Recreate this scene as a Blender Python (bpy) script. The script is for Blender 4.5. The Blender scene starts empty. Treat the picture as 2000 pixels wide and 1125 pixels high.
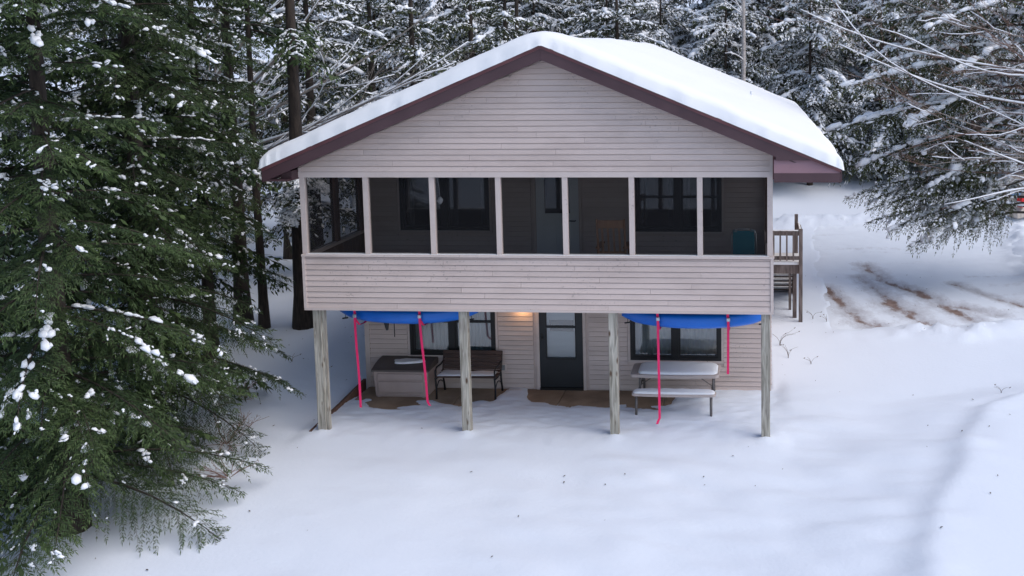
import bpy, math, random
import numpy as np
from mathutils import Matrix, Vector

# ------------------------------------------------------------------ camera, sky, sun, exposure
scn = bpy.context.scene
COL = scn.collection
cam_data = bpy.data.cameras.new('camera'); cam = bpy.data.objects.new('camera', cam_data); COL.objects.link(cam)
yaw, pit, rol = .0717, .1004, -.0093
fwd = Vector((-math.sin(yaw)*math.cos(pit), math.cos(yaw)*math.cos(pit), -math.sin(pit)))
rgt = Vector((math.cos(yaw), math.sin(yaw), 0)); upv = rgt.cross(fwd)
Rr = math.cos(rol)*rgt + math.sin(rol)*upv; Uu = -math.sin(rol)*rgt + math.cos(rol)*upv
cam.matrix_world = Matrix(((Rr.x, Uu.x, -fwd.x, 7.639), (Rr.y, Uu.y, -fwd.y, -15.733), (Rr.z, Uu.z, -fwd.z, 6.457), (0, 0, 0, 1)))
cam_data.sensor_width = 36; cam_data.lens = 34.27
cam_data.shift_x = -.1698; cam_data.shift_y = -.1323
cam_data.clip_start = .1; cam_data.clip_end = 600
scn.camera = cam

SUN_EL, SUN_AZ = math.radians(54), math.radians(110)      # azimuth: direction the light comes from, clockwise from +Y
world = bpy.data.worlds.new('World'); scn.world = world; world.use_nodes = True
wn = world.node_tree.nodes; wl = world.node_tree.links
for n in list(wn): wn.remove(n)
sky = wn.new('ShaderNodeTexSky'); sky.sky_type = 'NISHITA'; sky.sun_disc = False
sky.sun_elevation = SUN_EL; sky.sun_rotation = SUN_AZ; sky.dust_density = 2.0
hs = wn.new('ShaderNodeHueSaturation'); hs.inputs['Saturation'].default_value = 1.0
bg = wn.new('ShaderNodeBackground'); bg.inputs['Strength'].default_value = .15
wo = wn.new('ShaderNodeOutputWorld')
wl.new(sky.outputs[0], hs.inputs['Color']); wl.new(hs.outputs[0], bg.inputs[0]); wl.new(bg.outputs[0], wo.inputs[0])
sd = bpy.data.lights.new('sun', 'SUN'); sd.energy = 1.0; sd.angle = math.radians(50); sd.color = (1, .95, .87)
sun = bpy.data.objects.new('sun', sd); COL.objects.link(sun)
sdir = Vector((math.sin(SUN_AZ)*math.cos(SUN_EL), math.cos(SUN_AZ)*math.cos(SUN_EL), math.sin(SUN_EL)))
sun.rotation_euler = sdir.to_track_quat('Z', 'Y').to_euler(); sun.location = (0, 0, 40)
scn.view_settings.view_transform = 'Standard'; scn.view_settings.look = 'None'
scn.view_settings.exposure = 0.3; scn.view_settings.gamma = 1
scn.render.engine = 'CYCLES'
scn.cycles.max_bounces = 6; scn.cycles.diffuse_bounces = 3; scn.cycles.glossy_bounces = 2
scn.cycles.transparent_max_bounces = 12; scn.cycles.transmission_bounces = 3

random.seed(5); np.random.seed(5); RNG = np.random.default_rng(11)
W = 7.92; D = 2.44

# ------------------------------------------------------------------ materials
def node(nt, kind, **kw):
    n = nt.nodes.new(kind)
    for k, v in kw.items(): setattr(n, k, v)
    return n
def new_mat(name):
    m = bpy.data.materials.new(name); m.use_nodes = True
    return m, m.node_tree, m.node_tree.nodes['Principled BSDF']
def mat(name, col, rough=.7, col2=None, scale=4.0, stretch=(1, 1, 1), bump=0.0, bscale=30.0, metal=0.0, rand=0.0, detail=4, lo=.35, hi=.65):
    m, nt, b = new_mat(name); L = nt.links.new
    b.inputs['Roughness'].default_value = rough; b.inputs['Metallic'].default_value = metal
    tc = node(nt, 'ShaderNodeTexCoord'); mp = node(nt, 'ShaderNodeMapping'); mp.inputs['Scale'].default_value = stretch
    L(tc.outputs['Object'], mp.inputs[0])
    src = None
    if col2:
        nz = node(nt, 'ShaderNodeTexNoise'); nz.inputs['Scale'].default_value = scale; nz.inputs['Detail'].default_value = detail
        L(mp.outputs[0], nz.inputs[0])
        cr = node(nt, 'ShaderNodeValToRGB'); cr.color_ramp.elements[0].position = lo; cr.color_ramp.elements[1].position = hi
        cr.color_ramp.elements[0].color = (*col, 1); cr.color_ramp.elements[1].color = (*col2, 1)
        L(nz.outputs[0], cr.inputs[0]); src = cr.outputs[0]
    if rand:
        oi = node(nt, 'ShaderNodeObjectInfo'); mr = node(nt, 'ShaderNodeMapRange')
        mr.inputs['To Min'].default_value = 1 - rand; mr.inputs['To Max'].default_value = 1 + rand
        L(oi.outputs['Random'], mr.inputs[0])
        hv = node(nt, 'ShaderNodeHueSaturation'); L(mr.outputs[0], hv.inputs['Value'])
        if src: L(src, hv.inputs['Color'])
        else: hv.inputs['Color'].default_value = (*col, 1)
        src = hv.outputs[0]
    if src: L(src, b.inputs['Base Color'])
    else: b.inputs['Base Color'].default_value = (*col, 1)
    if bump:
        n2 = node(nt, 'ShaderNodeTexNoise'); n2.inputs['Scale'].default_value = bscale; n2.inputs['Detail'].default_value = 5
        L(mp.outputs[0], n2.inputs[0]); bp = node(nt, 'ShaderNodeBump'); bp.inputs['Strength'].default_value = bump; bp.inputs['Distance'].default_value = .02
        L(n2.outputs[0], bp.inputs['Height']); L(bp.outputs[0], b.inputs['Normal'])
    return m

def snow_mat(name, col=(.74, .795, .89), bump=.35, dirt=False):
    m, nt, b = new_mat(name); L = nt.links.new
    b.inputs['Roughness'].default_value = .75; b.inputs['Specular IOR Level'].default_value = .15
    tc = node(nt, 'ShaderNodeTexCoord')
    n1 = node(nt, 'ShaderNodeTexNoise'); n1.inputs['Scale'].default_value = 14; n1.inputs['Detail'].default_value = 6
    n2 = node(nt, 'ShaderNodeTexNoise'); n2.inputs['Scale'].default_value = 60; n2.inputs['Detail'].default_value = 3
    L(tc.outputs['Object'], n1.inputs[0]); L(tc.outputs['Object'], n2.inputs[0])
    b1 = node(nt, 'ShaderNodeBump'); b1.inputs['Strength'].default_value = bump*.5; b1.inputs['Distance'].default_value = .03
    b2 = node(nt, 'ShaderNodeBump'); b2.inputs['Strength'].default_value = bump*.7; b2.inputs['Distance'].default_value = .006
    L(n1.outputs[0], b1.inputs['Height']); L(n2.outputs[0], b2.inputs['Height']); L(b1.outputs[0], b2.inputs['Normal']); L(b2.outputs[0], b.inputs['Normal'])
    b.inputs['Base Color'].default_value = (*col, 1)
    if dirt:
        at = node(nt, 'ShaderNodeAttribute'); at.attribute_name = 'dirt'
        ai = node(nt, 'ShaderNodeAttribute'); ai.attribute_name = 'ice'
        mp = node(nt, 'ShaderNodeMapping'); mp.inputs['Rotation'].default_value = (0, 0, -.3); mp.inputs['Scale'].default_value = (4.5, 2.2, 2)
        n3 = node(nt, 'ShaderNodeTexNoise'); n3.inputs['Scale'].default_value = 1.0; n3.inputs['Detail'].default_value = 8; n3.inputs['Roughness'].default_value = .75
        L(tc.outputs['Object'], mp.inputs[0]); L(mp.outputs[0], n3.inputs[0])
        ad = node(nt, 'ShaderNodeMath', operation='MULTIPLY_ADD'); ad.inputs[1].default_value = 1.0; L(at.outputs['Fac'], ad.inputs[0]); L(n3.outputs[0], ad.inputs[2])
        r = node(nt, 'ShaderNodeMapRange'); r.inputs['From Min'].default_value = .86; r.inputs['From Max'].default_value = 1.12; L(ad.outputs[0], r.inputs[0])
        ad2 = node(nt, 'ShaderNodeMath', operation='MULTIPLY_ADD'); ad2.inputs[1].default_value = 1.0; L(ai.outputs['Fac'], ad2.inputs[0]); L(n3.outputs[0], ad2.inputs[2])
        r2 = node(nt, 'ShaderNodeMapRange'); r2.inputs['From Min'].default_value = .7; r2.inputs['From Max'].default_value = 1.25; L(ad2.outputs[0], r2.inputs[0])
        mx0 = node(nt, 'ShaderNodeMixRGB'); mx0.inputs[1].default_value = (*col, 1); mx0.inputs[2].default_value = (.4, .39, .42, 1); L(r2.outputs[0], mx0.inputs[0])
        n4 = node(nt, 'ShaderNodeTexNoise'); n4.inputs['Scale'].default_value = 7; L(tc.outputs['Object'], n4.inputs[0])
        cr = node(nt, 'ShaderNodeValToRGB'); cr.color_ramp.elements[0].color = (.12, .07, .05, 1); cr.color_ramp.elements[1].color = (.36, .27, .24, 1); L(n4.outputs[0], cr.inputs[0])
        mx = node(nt, 'ShaderNodeMixRGB'); L(r.outputs[0], mx.inputs[0]); L(mx0.outputs[0], mx.inputs[1]); L(cr.outputs[0], mx.inputs[2]); L(mx.outputs[0], b.inputs['Base Color'])
    return m

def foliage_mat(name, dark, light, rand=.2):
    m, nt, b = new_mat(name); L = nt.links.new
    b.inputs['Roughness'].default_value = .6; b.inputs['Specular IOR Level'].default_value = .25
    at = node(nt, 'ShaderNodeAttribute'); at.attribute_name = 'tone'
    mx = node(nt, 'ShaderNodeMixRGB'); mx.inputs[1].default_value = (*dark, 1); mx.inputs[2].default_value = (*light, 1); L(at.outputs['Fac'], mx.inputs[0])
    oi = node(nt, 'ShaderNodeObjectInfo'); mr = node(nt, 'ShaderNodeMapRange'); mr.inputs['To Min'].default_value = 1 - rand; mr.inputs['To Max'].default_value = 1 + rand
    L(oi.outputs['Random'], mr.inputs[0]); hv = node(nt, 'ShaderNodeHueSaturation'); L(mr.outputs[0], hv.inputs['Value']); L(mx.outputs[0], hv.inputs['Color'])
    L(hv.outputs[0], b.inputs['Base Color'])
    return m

def siding_mat(name, col, grime):
    m, nt, b = new_mat(name); L = nt.links.new
    b.inputs['Roughness'].default_value = .55
    ge = node(nt, 'ShaderNodeNewGeometry')
    mp = node(nt, 'ShaderNodeMapping'); mp.inputs['Scale'].default_value = (.8, 1, 2.2)
    L(ge.outputs['Position'], mp.inputs[0])
    nz = node(nt, 'ShaderNodeTexNoise'); nz.inputs['Scale'].default_value = 1.3; nz.inputs['Detail'].default_value = 7; nz.inputs['Roughness'].default_value = .65; L(mp.outputs[0], nz.inputs[0])
    r = node(nt, 'ShaderNodeMapRange'); r.inputs['From Min'].default_value = .46; r.inputs['From Max'].default_value = .78; r.inputs['To Max'].default_value = .4; L(nz.outputs[0], r.inputs[0])
    mx = node(nt, 'ShaderNodeMixRGB'); mx.inputs[1].default_value = (*col, 1); mx.inputs[2].default_value = (*grime, 1); L(r.outputs[0], mx.inputs[0])
    # small dark mildew specks
    n2 = node(nt, 'ShaderNodeTexNoise'); n2.inputs['Scale'].default_value = 26; n2.inputs['Detail'].default_value = 2; L(ge.outputs['Position'], n2.inputs[0])
    n3 = node(nt, 'ShaderNodeTexNoise'); n3.inputs['Scale'].default_value = .9; L(ge.outputs['Position'], n3.inputs[0])
    r2 = node(nt, 'ShaderNodeMapRange'); r2.inputs['From Min'].default_value = .62; r2.inputs['From Max'].default_value = .75; L(n2.outputs[0], r2.inputs[0])
    r3 = node(nt, 'ShaderNodeMapRange'); r3.inputs['From Min'].default_value = .5; r3.inputs['From Max'].default_value = .62; r3.inputs['To Max'].default_value = .5; L(n3.outputs[0], r3.inputs[0])
    mu = node(nt, 'ShaderNodeMath', operation='MULTIPLY'); L(r2.outputs[0], mu.inputs[0]); L(r3.outputs[0], mu.inputs[1])
    mx2 = node(nt, 'ShaderNodeMixRGB'); mx2.inputs[2].default_value = (.1, .08, .07, 1); L(mu.outputs[0], mx2.inputs[0]); L(mx.outputs[0], mx2.inputs[1])
    oi = node(nt, 'ShaderNodeObjectInfo'); mr = node(nt, 'ShaderNodeMapRange'); mr.inputs['To Min'].default_value = .94; mr.inputs['To Max'].default_value = 1.05
    L(oi.outputs['Random'], mr.inputs[0]); hv = node(nt, 'ShaderNodeHueSaturation'); L(mr.outputs[0], hv.inputs['Value']); L(mx2.outputs[0], hv.inputs['Color'])
    L(hv.outputs[0], b.inputs['Base Color'])
    return m

def wood_post_mat():
    m, nt, b = new_mat('weathered_post'); L = nt.links.new
    b.inputs['Roughness'].default_value = .85
    ge = node(nt, 'ShaderNodeNewGeometry')
    mp = node(nt, 'ShaderNodeMapping'); mp.inputs['Scale'].default_value = (26, 26, 2.2); L(ge.outputs['Position'], mp.inputs[0])
    nz = node(nt, 'ShaderNodeTexNoise'); nz.inputs['Scale'].default_value = 1; nz.inputs['Detail'].default_value = 7; nz.inputs['Distortion'].default_value = .8; L(mp.outputs[0], nz.inputs[0])
    cr = node(nt, 'ShaderNodeValToRGB'); e = cr.color_ramp.elements; e[0].position = .3; e[1].position = .68; e[0].color = (.2, .18, .16, 1); e[1].color = (.62, .585, .54, 1)
    L(nz.outputs[0], cr.inputs[0])
    n2 = node(nt, 'ShaderNodeTexNoise'); n2.inputs['Scale'].default_value = 1.6; L(ge.outputs['Position'], n2.inputs[0])
    mx0 = node(nt, 'ShaderNodeMixRGB', blend_type='MULTIPLY'); mx0.inputs[2].default_value = (.72, .72, .62, 1); L(n2.outputs[0], mx0.inputs[0]); L(cr.outputs[0], mx0.inputs[1])
    mp2 = node(nt, 'ShaderNodeMapping'); mp2.inputs['Scale'].default_value = (9, 5, 3.2); L(ge.outputs['Position'], mp2.inputs[0])
    vo = node(nt, 'ShaderNodeTexVoronoi'); vo.inputs['Scale'].default_value = 1; L(mp2.outputs[0], vo.inputs[0])
    r = node(nt, 'ShaderNodeMapRange'); r.inputs['From Min'].default_value = .1; r.inputs['From Max'].default_value = .24; r.inputs['To Min'].default_value = 1; r.inputs['To Max'].default_value = 0; L(vo.outputs['Distance'], r.inputs[0])
    mx = node(nt, 'ShaderNodeMixRGB'); mx.inputs[2].default_value = (.09, .05, .03, 1); L(r.outputs[0], mx.inputs[0]); L(mx0.outputs[0], mx.inputs[1]); L(mx.outputs[0], b.inputs['Base Color'])
    bp = node(nt, 'ShaderNodeBump'); bp.inputs['Strength'].default_value = .5; bp.inputs['Distance'].default_value = .01; L(nz.outputs[0], bp.inputs['Height']); L(bp.outputs[0], b.inputs['Normal'])
    return m

def glass_mat(name, tint=(.55, .6, .62), refl=.16):
    m, nt, b = new_mat(name); L = nt.links.new; nt.nodes.remove(b)
    out = nt.nodes['Material Output']
    tr = node(nt, 'ShaderNodeBsdfTransparent'); tr.inputs[0].default_value = (*tint, 1)
    gl = node(nt, 'ShaderNodeBsdfGlossy'); gl.inputs['Roughness'].default_value = .04; gl.inputs[0].default_value = (.9, .93, .95, 1)
    lw = node(nt, 'ShaderNodeFresnel'); lw.inputs[0].default_value = 1.5
    ad = node(nt, 'ShaderNodeMath', operation='ADD'); ad.inputs[1].default_value = refl; L(lw.outputs[0], ad.inputs[0])
    mx = node(nt, 'ShaderNodeMixShader'); L(ad.outputs[0], mx.inputs[0]); L(tr.outputs[0], mx.inputs[1]); L(gl.outputs[0], mx.inputs[2]); L(mx.outputs[0], out.inputs[0])
    return m
def screen_mat():
    m, nt, b = new_mat('insect_screen'); L = nt.links.new; nt.nodes.remove(b)
    out = nt.nodes['Material Output']
    tr = node(nt, 'ShaderNodeBsdfTransparent'); df = node(nt, 'ShaderNodeBsdfDiffuse'); df.inputs[0].default_value = (.018, .018, .02, 1)
    mx = node(nt, 'ShaderNodeMixShader'); mx.inputs[0].default_value = .55
    L(tr.outputs[0], mx.inputs[1]); L(df.outputs[0], mx.inputs[2]); L(mx.outputs[0], out.inputs[0])
    return m

M = {}
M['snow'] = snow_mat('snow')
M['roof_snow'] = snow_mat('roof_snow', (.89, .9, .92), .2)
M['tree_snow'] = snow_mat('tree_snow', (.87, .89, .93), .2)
M['drive'] = snow_mat('driveway_snow', (.75, .8, .88), .4, True)
M['siding'] = siding_mat('siding', (.64, .525, .48), (.37, .285, .25))
M['siding_shade'] = M['siding']
M['trim'] = siding_mat('trim', (.63, .53, .49), (.42, .34, .3))
M['maroon'] = mat('maroon_fascia', (.066, .031, .037), .45, (.085, .043, .05), 2.0)
M['drip'] = mat('maroon_drip_edge', (.11, .035, .04), .4, (.14, .05, .055), 3.0)
M['maroon_skylit'] = mat('sky_lit_maroon', (.27, .15, .175), .5, (.31, .18, .205), 2.0)  # fascia maroon with sky light painted into the colour, for the eave return
M['shingle'] = mat('shingle', (.05, .04, .04), .9, (.08, .065, .06), 20)
M['post'] = wood_post_mat()
M['deckwood'] = mat('deck_wood', (.085, .066, .062), .85, (.19, .155, .145), 3, (8, 8, 1), .3, 20)
M['porchwood'] = mat('porch_wood', (.1, .05, .035), .8, (.17, .09, .06), 4, (6, 6, .6))
M['porchfloor'] = mat('porch_floor', (.13, .11, .1), .8, (.2, .17, .15), 4, (1, 6, 1))
M['ceiling'] = mat('porch_ceiling', (.16, .12, .1), .8, (.22, .17, .14), 3)
M['black'] = mat('black_frame', (.006, .006, .007), .5)
M['blackiron'] = mat('black_iron', (.012, .012, .013), .5)
M['glass'] = glass_mat('window_glass')
M['darkglass'] = glass_mat('dark_glass', (.3, .33, .36), .1)
M['curtain'] = mat('curtain', (.42, .47, .48), .9, (.55, .6, .6), 3, (8, 1, .5))
M['room'] = mat('dark_room', (.03, .03, .032), .9)
M['door_dark'] = mat('storm_door', (.011, .014, .018), .5, (.016, .02, .025), 2)
M['door_white'] = mat('white_door', (.72, .76, .8), .5, (.76, .8, .84), 2)
M['concrete'] = mat('tan_concrete', (.24, .165, .11), .9, (.36, .26, .18), 2.2, bump=.2)
M['blue'] = mat('kayak_blue', (.002, .13, .6), .35, (.003, .16, .68), 1.5)
M['pink'] = mat('pink_strap', (.92, .02, .15), .6)
M['buckle'] = mat('buckle', (.55, .55, .58), .3, metal=.8)
M['box'] = mat('resin_box', (.42, .33, .3), .6, (.48, .38, .35), 2.5)
M['lid'] = mat('resin_lid', (.1, .082, .076), .6, (.13, .105, .098), 2.5)
M['slat'] = mat('bench_slat', (.045, .022, .016), .6, (.085, .043, .03), 3, (1, 8, 8))
M['plastic'] = mat('beige_plastic', (.46, .39, .36), .55, (.52, .44, .41), 2)
M['tube'] = mat('steel_tube', (.16, .145, .14), .45, metal=.4)
M['rocker'] = mat('rocker_wood', (.42, .21, .11), .6, (.5, .27, .15), 3, (6, 6, 1))
M['teal'] = mat('teal_fabric', (.0, .22, .28), .8)
M['silver'] = mat('silver_tube', (.6, .6, .6), .35, metal=.6)
M['white'] = mat('white_plastic', (.75, .78, .82), .5)
M['bark'] = mat('hemlock_bark', (.026, .02, .017), .95, (.06, .045, .036), 3, (6, 6, 1.2), .8, 14)
M['palebark'] = mat('pale_bark', (.2, .17, .15), .9, (.34, .3, .27), 5, (3, 3, 3), .3, 20)
M['redtwig'] = mat('reddish_twig', (.17, .095, .075), .85, (.26, .17, .14), 4)
M['birch'] = mat('birch_bark', (.3, .27, .25), .85, (.55, .5, .47), 5, (2, 2, 6))
M['needle'] = foliage_mat('hemlock_needles', (.013, .028, .016), (.07, .108, .034))
M['needle_back'] = foliage_mat('far_hemlock_needles', (.025, .034, .018), (.075, .088, .036))
M['needle_drive'] = foliage_mat('olive_hemlock_needles', (.022, .034, .014), (.085, .1, .03))
M['weed'] = mat('dry_weed', (.1, .07, .05), .9)
M['leaf'] = mat('dead_leaf', (.06, .04, .03), .9)
M['car'] = mat('champagne_paint', (.52, .46, .4), .3, metal=.3)
M['tyre'] = mat('tyre', (.015, .015, .016), .85)
M['rim'] = mat('rim', (.4, .4, .41), .35, metal=.7)
M['red'] = mat('red_lens', (.6, .01, .012), .25)
M['grey'] = mat('grey_plastic', (.25, .26, .27), .6)
lm, lnt, lb = new_mat('lamp_glow'); lb.inputs['Emission Color'].default_value = (1, .55, .2, 1); lb.inputs['Emission Strength'].default_value = 6; M['glow'] = lm

# ------------------------------------------------------------------ object helpers
ORG = {}
def thing(name, label, cat, loc=(0, 0, 0), group=None):
    o = bpy.data.objects.new(name, None); COL.objects.link(o); o.location = loc; o.empty_display_size = .2
    o['label'] = label; o['category'] = cat
    if group: o['group'] = group
    ORG[o.name] = np.array(loc, float); return o
def tag(o, label, cat, group=None):
    o['label'] = label; o['category'] = cat
    if group: o['group'] = group
    return o
def link(name, me, m, parent=None, org=None):
    o = bpy.data.objects.new(name, me); COL.objects.link(o)
    if m and not me.materials: me.materials.append(m)
    if parent is not None: o.parent = parent; ORG[o.name] = ORG[parent.name]
    else:
        o.location = org if org is not None else (0, 0, 0); ORG[o.name] = np.array(o.location, float)
    return o
def mesh_obj(name, verts, faces, m, parent=None, smooth=False, org=None):
    v = np.asarray(verts, float)
    base = ORG[parent.name] if parent is not None else (np.array(org, float) if org is not None else np.zeros(3))
    me = bpy.data.meshes.new(name); me.from_pydata((v - base).tolist(), [], faces)
    if smooth: me.polygons.foreach_set('use_smooth', [True]*len(me.polygons))
    me.update()
    return link(name, me, m, parent, org)
BOXF = [(0, 3, 2, 1), (4, 5, 6, 7), (0, 1, 5, 4), (1, 2, 6, 5), (2, 3, 7, 6), (3, 0, 4, 7)]
def boxv(x0, x1, y0, y1, z0, z1):
    return [(x0, y0, z0), (x1, y0, z0), (x1, y1, z0), (x0, y1, z0), (x0, y0, z1), (x1, y0, z1), (x1, y1, z1), (x0, y1, z1)]
def box(name, x0, x1, y0, y1, z0, z1, m, parent=None, org=None):
    return mesh_obj(name, boxv(x0, x1, y0, y1, z0, z1), BOXF, m, parent, org=org)
def bbox(name, x0, x1, y0, y1, z0, z1, m, parent=None, r=.01, org=None, seg=2):
    o = box(name, x0, x1, y0, y1, z0, z1, m, parent, org)
    b = o.modifiers.new('bevel', 'BEVEL'); b.width = r; b.segments = seg
    return o
class MB:
    def __init__(s): s.v = []; s.f = []
    def add(s, v, f):
        k = len(s.v); s.v += [tuple(map(float, p)) for p in v]; s.f += [tuple(i + k for i in q) for q in f]; return s
    def box(s, *a): return s.add(boxv(*a), BOXF)
    def prism(s, poly, y0, y1):                      # polygon in xz, extruded along y
        n = len(poly); v = [(x, y0, z) for x, z in poly] + [(x, y1, z) for x, z in poly]
        f = [tuple(range(n)), tuple(range(2*n-1, n-1, -1))] + [(i, n+i, n+(i+1) % n, (i+1) % n) for i in range(n)]
        return s.add(v, f)
    def prismx(s, poly, x0, x1):                     # polygon in yz, extruded along x
        n = len(poly); v = [(x0, y, z) for y, z in poly] + [(x1, y, z) for y, z in poly]
        f = [tuple(range(n-1, -1, -1)), tuple(range(n, 2*n))] + [(i, (i+1) % n, n+(i+1) % n, n+i) for i in range(n)]
        return s.add(v, f)
    def tube(s, pts, rad, n=6):
        v, f = tube(pts, rad, n); return s.add(v, f)
    def build(s, name, m, parent=None, smooth=False, org=None): return mesh_obj(name, s.v, s.f, m, parent, smooth, org)
def tube(pts, rad, n=6):
    P = np.asarray(pts, float); k = len(P); rad = np.broadcast_to(np.asarray(rad, float), (k,))
    T = np.gradient(P, axis=0); T /= np.linalg.norm(T, axis=1, keepdims=True) + 1e-9
    ref = np.where(np.abs(T[:, 2:3]) > .9, np.array([[1., 0, 0]]), np.array([[0., 0, 1]]))
    A = np.cross(ref, T); A /= np.linalg.norm(A, axis=1, keepdims=True) + 1e-9; B = np.cross(T, A)
    a = np.arange(n)*2*math.pi/n
    V = P[:, None] + rad[:, None, None]*(np.cos(a)[None, :, None]*A[:, None] + np.sin(a)[None, :, None]*B[:, None])
    f = [(i*n+j, i*n+(j+1) % n, (i+1)*n+(j+1) % n, (i+1)*n+j) for i in range(k-1) for j in range(n)]
    f += [tuple(range(n-1, -1, -1)), tuple((k-1)*n+j for j in range(n))]
    return V.reshape(-1, 3).tolist(), f
def quad_mesh(name, V, F, smooth=False, attr=None):
    """fast mesh from vertex array and equal-sized face array"""
    V = np.ascontiguousarray(V, np.float32); F = np.ascontiguousarray(F, np.int32)
    me = bpy.data.meshes.new(name); k = F.shape[1]
    me.vertices.add(len(V)); me.vertices.foreach_set('co', V.ravel())
    me.loops.add(F.size); me.loops.foreach_set('vertex_index', F.ravel())
    me.polygons.add(len(F)); me.polygons.foreach_set('loop_start', np.arange(0, F.size, k, dtype=np.int32)); me.polygons.foreach_set('loop_total', np.full(len(F), k, np.int32))
    if smooth: me.polygons.foreach_set('use_smooth', np.ones(len(F), bool))
    for nm, arr in (attr or {}).items():
        a = me.attributes.new(nm, 'FLOAT', 'POINT'); a.data.foreach_set('value', np.ascontiguousarray(arr, np.float32))
    me.update(calc_edges=True); me.validate(); return me

# ------------------------------------------------------------------ noise and terrain
_T = np.random.default_rng(3).random((256, 256))
def vnoise(x, y):
    x = np.asarray(x, float); y = np.asarray(y, float)
    xi = np.floor(x).astype(int); yi = np.floor(y).astype(int); fx = x - xi; fy = y - yi
    fx = fx*fx*fx*(fx*(6*fx-15)+10); fy = fy*fy*fy*(fy*(6*fy-15)+10)
    g = lambda a, b: _T[a % 256, b % 256]
    return (g(xi, yi)*(1-fx)+g(xi+1, yi)*fx)*(1-fy) + (g(xi, yi+1)*(1-fx)+g(xi+1, yi+1)*fx)*fy - .5
def fbm(x, y, o=4):
    s = 0; a = 1
    for k in range(o): s = s + a*vnoise(x*2**k+17*k, y*2**k+31*k); a *= .5
    return s
def sst(a, b, x):
    t = np.clip((x-a)/(b-a), 0, 1); return t*t*(3-2*t)
POSTX = (.178, 2.712, 5.256, 7.8)
def height(x, y):
    x = np.asarray(x, float); y = np.asarray(y, float)
    h = .35*sst(-.5, 7, y) + .12*sst(7, 17, y) + .085*np.maximum(y-18.5, 0) + .12*np.maximum(y-44, 0)
    h = h - .05*np.maximum(-y-1, 0)
    out = np.maximum(sst(.02, -.35, x), sst(7.95, 8.3, x))            # outside the patio strip
    left = sst(-.02, -1.6, x)*sst(-.6, 3.5, y)*.22*(1-sst(9, 14, y))
    rough = .05*fbm(x*.45, y*.45, 2) + .012*fbm(x*1.6+9, y*3.4, 3)
    # long wind ripples in the front yard
    q = y + .25*x
    rip = (.085*vnoise(x*.9+3, q*2.2)+.045*vnoise(x*1.7, q*4.4+8))*(.35+.65*sst(3.5, 6.5, x))
    rough = rough + rip*sst(2.5, .5, y)*sst(.3, 1.5, x)
    hh = h + left + rough
    # raised snow shelf with an S-shaped edge
    xc = np.interp(y, [-9, -3.76, -2.5, -1.29, -.16, 1.11, 1.68, 2.6, 4], [9.2, 9.77, 10.15, 10.74, 11.03, 11.69, 12.46, 14.5, 18])
    dd = x - xc
    hh = hh + (.16*sst(-2.6, -.2, dd)*sst(4.5, 2.5, y) + .15*np.clip((dd+.6)/.62, 0, 1)**2.2) - .06*np.maximum(dd-.1, 0)*sst(3.5, 2, y)*sst(8, 3, dd)
    flat = sst(.1, .7, dd)*sst(3, 2, y); hh = hh - flat*rough*.85
    # ploughed berms
    fy = np.interp(x, [9, 10, 11, 12, 13, 14, 18], [5.4, 5.55, 5.85, 5.55, 6.0, 6.25, 7]) + .25*vnoise(x*1.7, 5.5)
    hh = hh + (.16*sst(10.2, 11.5, x)+.05)*np.exp(-((y-fy+.2)/.38)**2)*sst(9, 9.6, x)*(.8+.5*fbm(x*2, y*2)+.9*fbm(x*7, y*7, 3))
    hh = hh + .36*np.exp(-((y-18.3)/.6)**2)*sst(7.5, 9, x)*(1+.25*fbm(x*1.2, y*2.5)+.5*fbm(x*6, y*6, 3))
    # berm on the right of the drive
    fx2 = 15.2 + .12*(y-8)
    hh = hh + .28*np.exp(-((x-fx2)/.7)**2)*sst(6, 7.5, y)*sst(18, 16.5, y)*(1+.6*fbm(x*2, y*1.6))
    # patio: thin drifted snow that leaves slab bare near the wall
    edge = np.interp(x, [0, .3, .6, 1.3, 1.7, 2.7, 2.85, 3.15, 3.4, 5.2, 6.0, 6.2, 8], [1.9, 1.6, 1.3, 1.45, 1.62, 1.6, 2.5, 2.55, 1.75, 1.62, 1.55, 2.6, 2.9])
    edge = edge + .25*vnoise(x*2.3, 4.4) + .5*vnoise(x*2.0+y*2.5, y*4.0)*sst(2.6, 1.2, y)
    pat = .045*np.clip((edge-y)/.3, -1, 1) + .025*sst(1.2, -.3, y) + .022*vnoise(x*2.6+y, y*5.5+x*.7) + .024*vnoise(x*5+2*y, y*10)+.012*vnoise(x*14, y*19)
    for px in POSTX: pat = pat + .05*np.exp(-(((x-px)/.12)**2+((y+.02)/.13)**2))
    fade = sst(-.9, .25, y)
    inside = (1-out)*fade*sst(2.95, 2.45, y)
    hh = hh*(1-inside) + pat*inside
    under = sst(.02, .1, x)*sst(7.9, 7.82, x)*sst(2.47, 2.6, y)*sst(14.3, 14.1, y)
    return hh*(1-under) - .5*under
def drive_mask(x, y):
    fr = np.interp(x, [9, 10, 11, 12, 13, 14, 18], [5.4, 5.75, 6.1, 5.85, 6.3, 6.6, 7.3])
    d = np.minimum(np.minimum(y-fr, x-9.25-.03*(y-6)), np.minimum(17.7-y, 14.7+.12*(y-8)-x+2.5*sst(14, 16, y)))
    return sst(-.3, .6, d+.35+.25*fbm(x*.9, y*.9))
def H(x, y): return float(height(np.array([x]), np.array([y]))[0])

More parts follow.
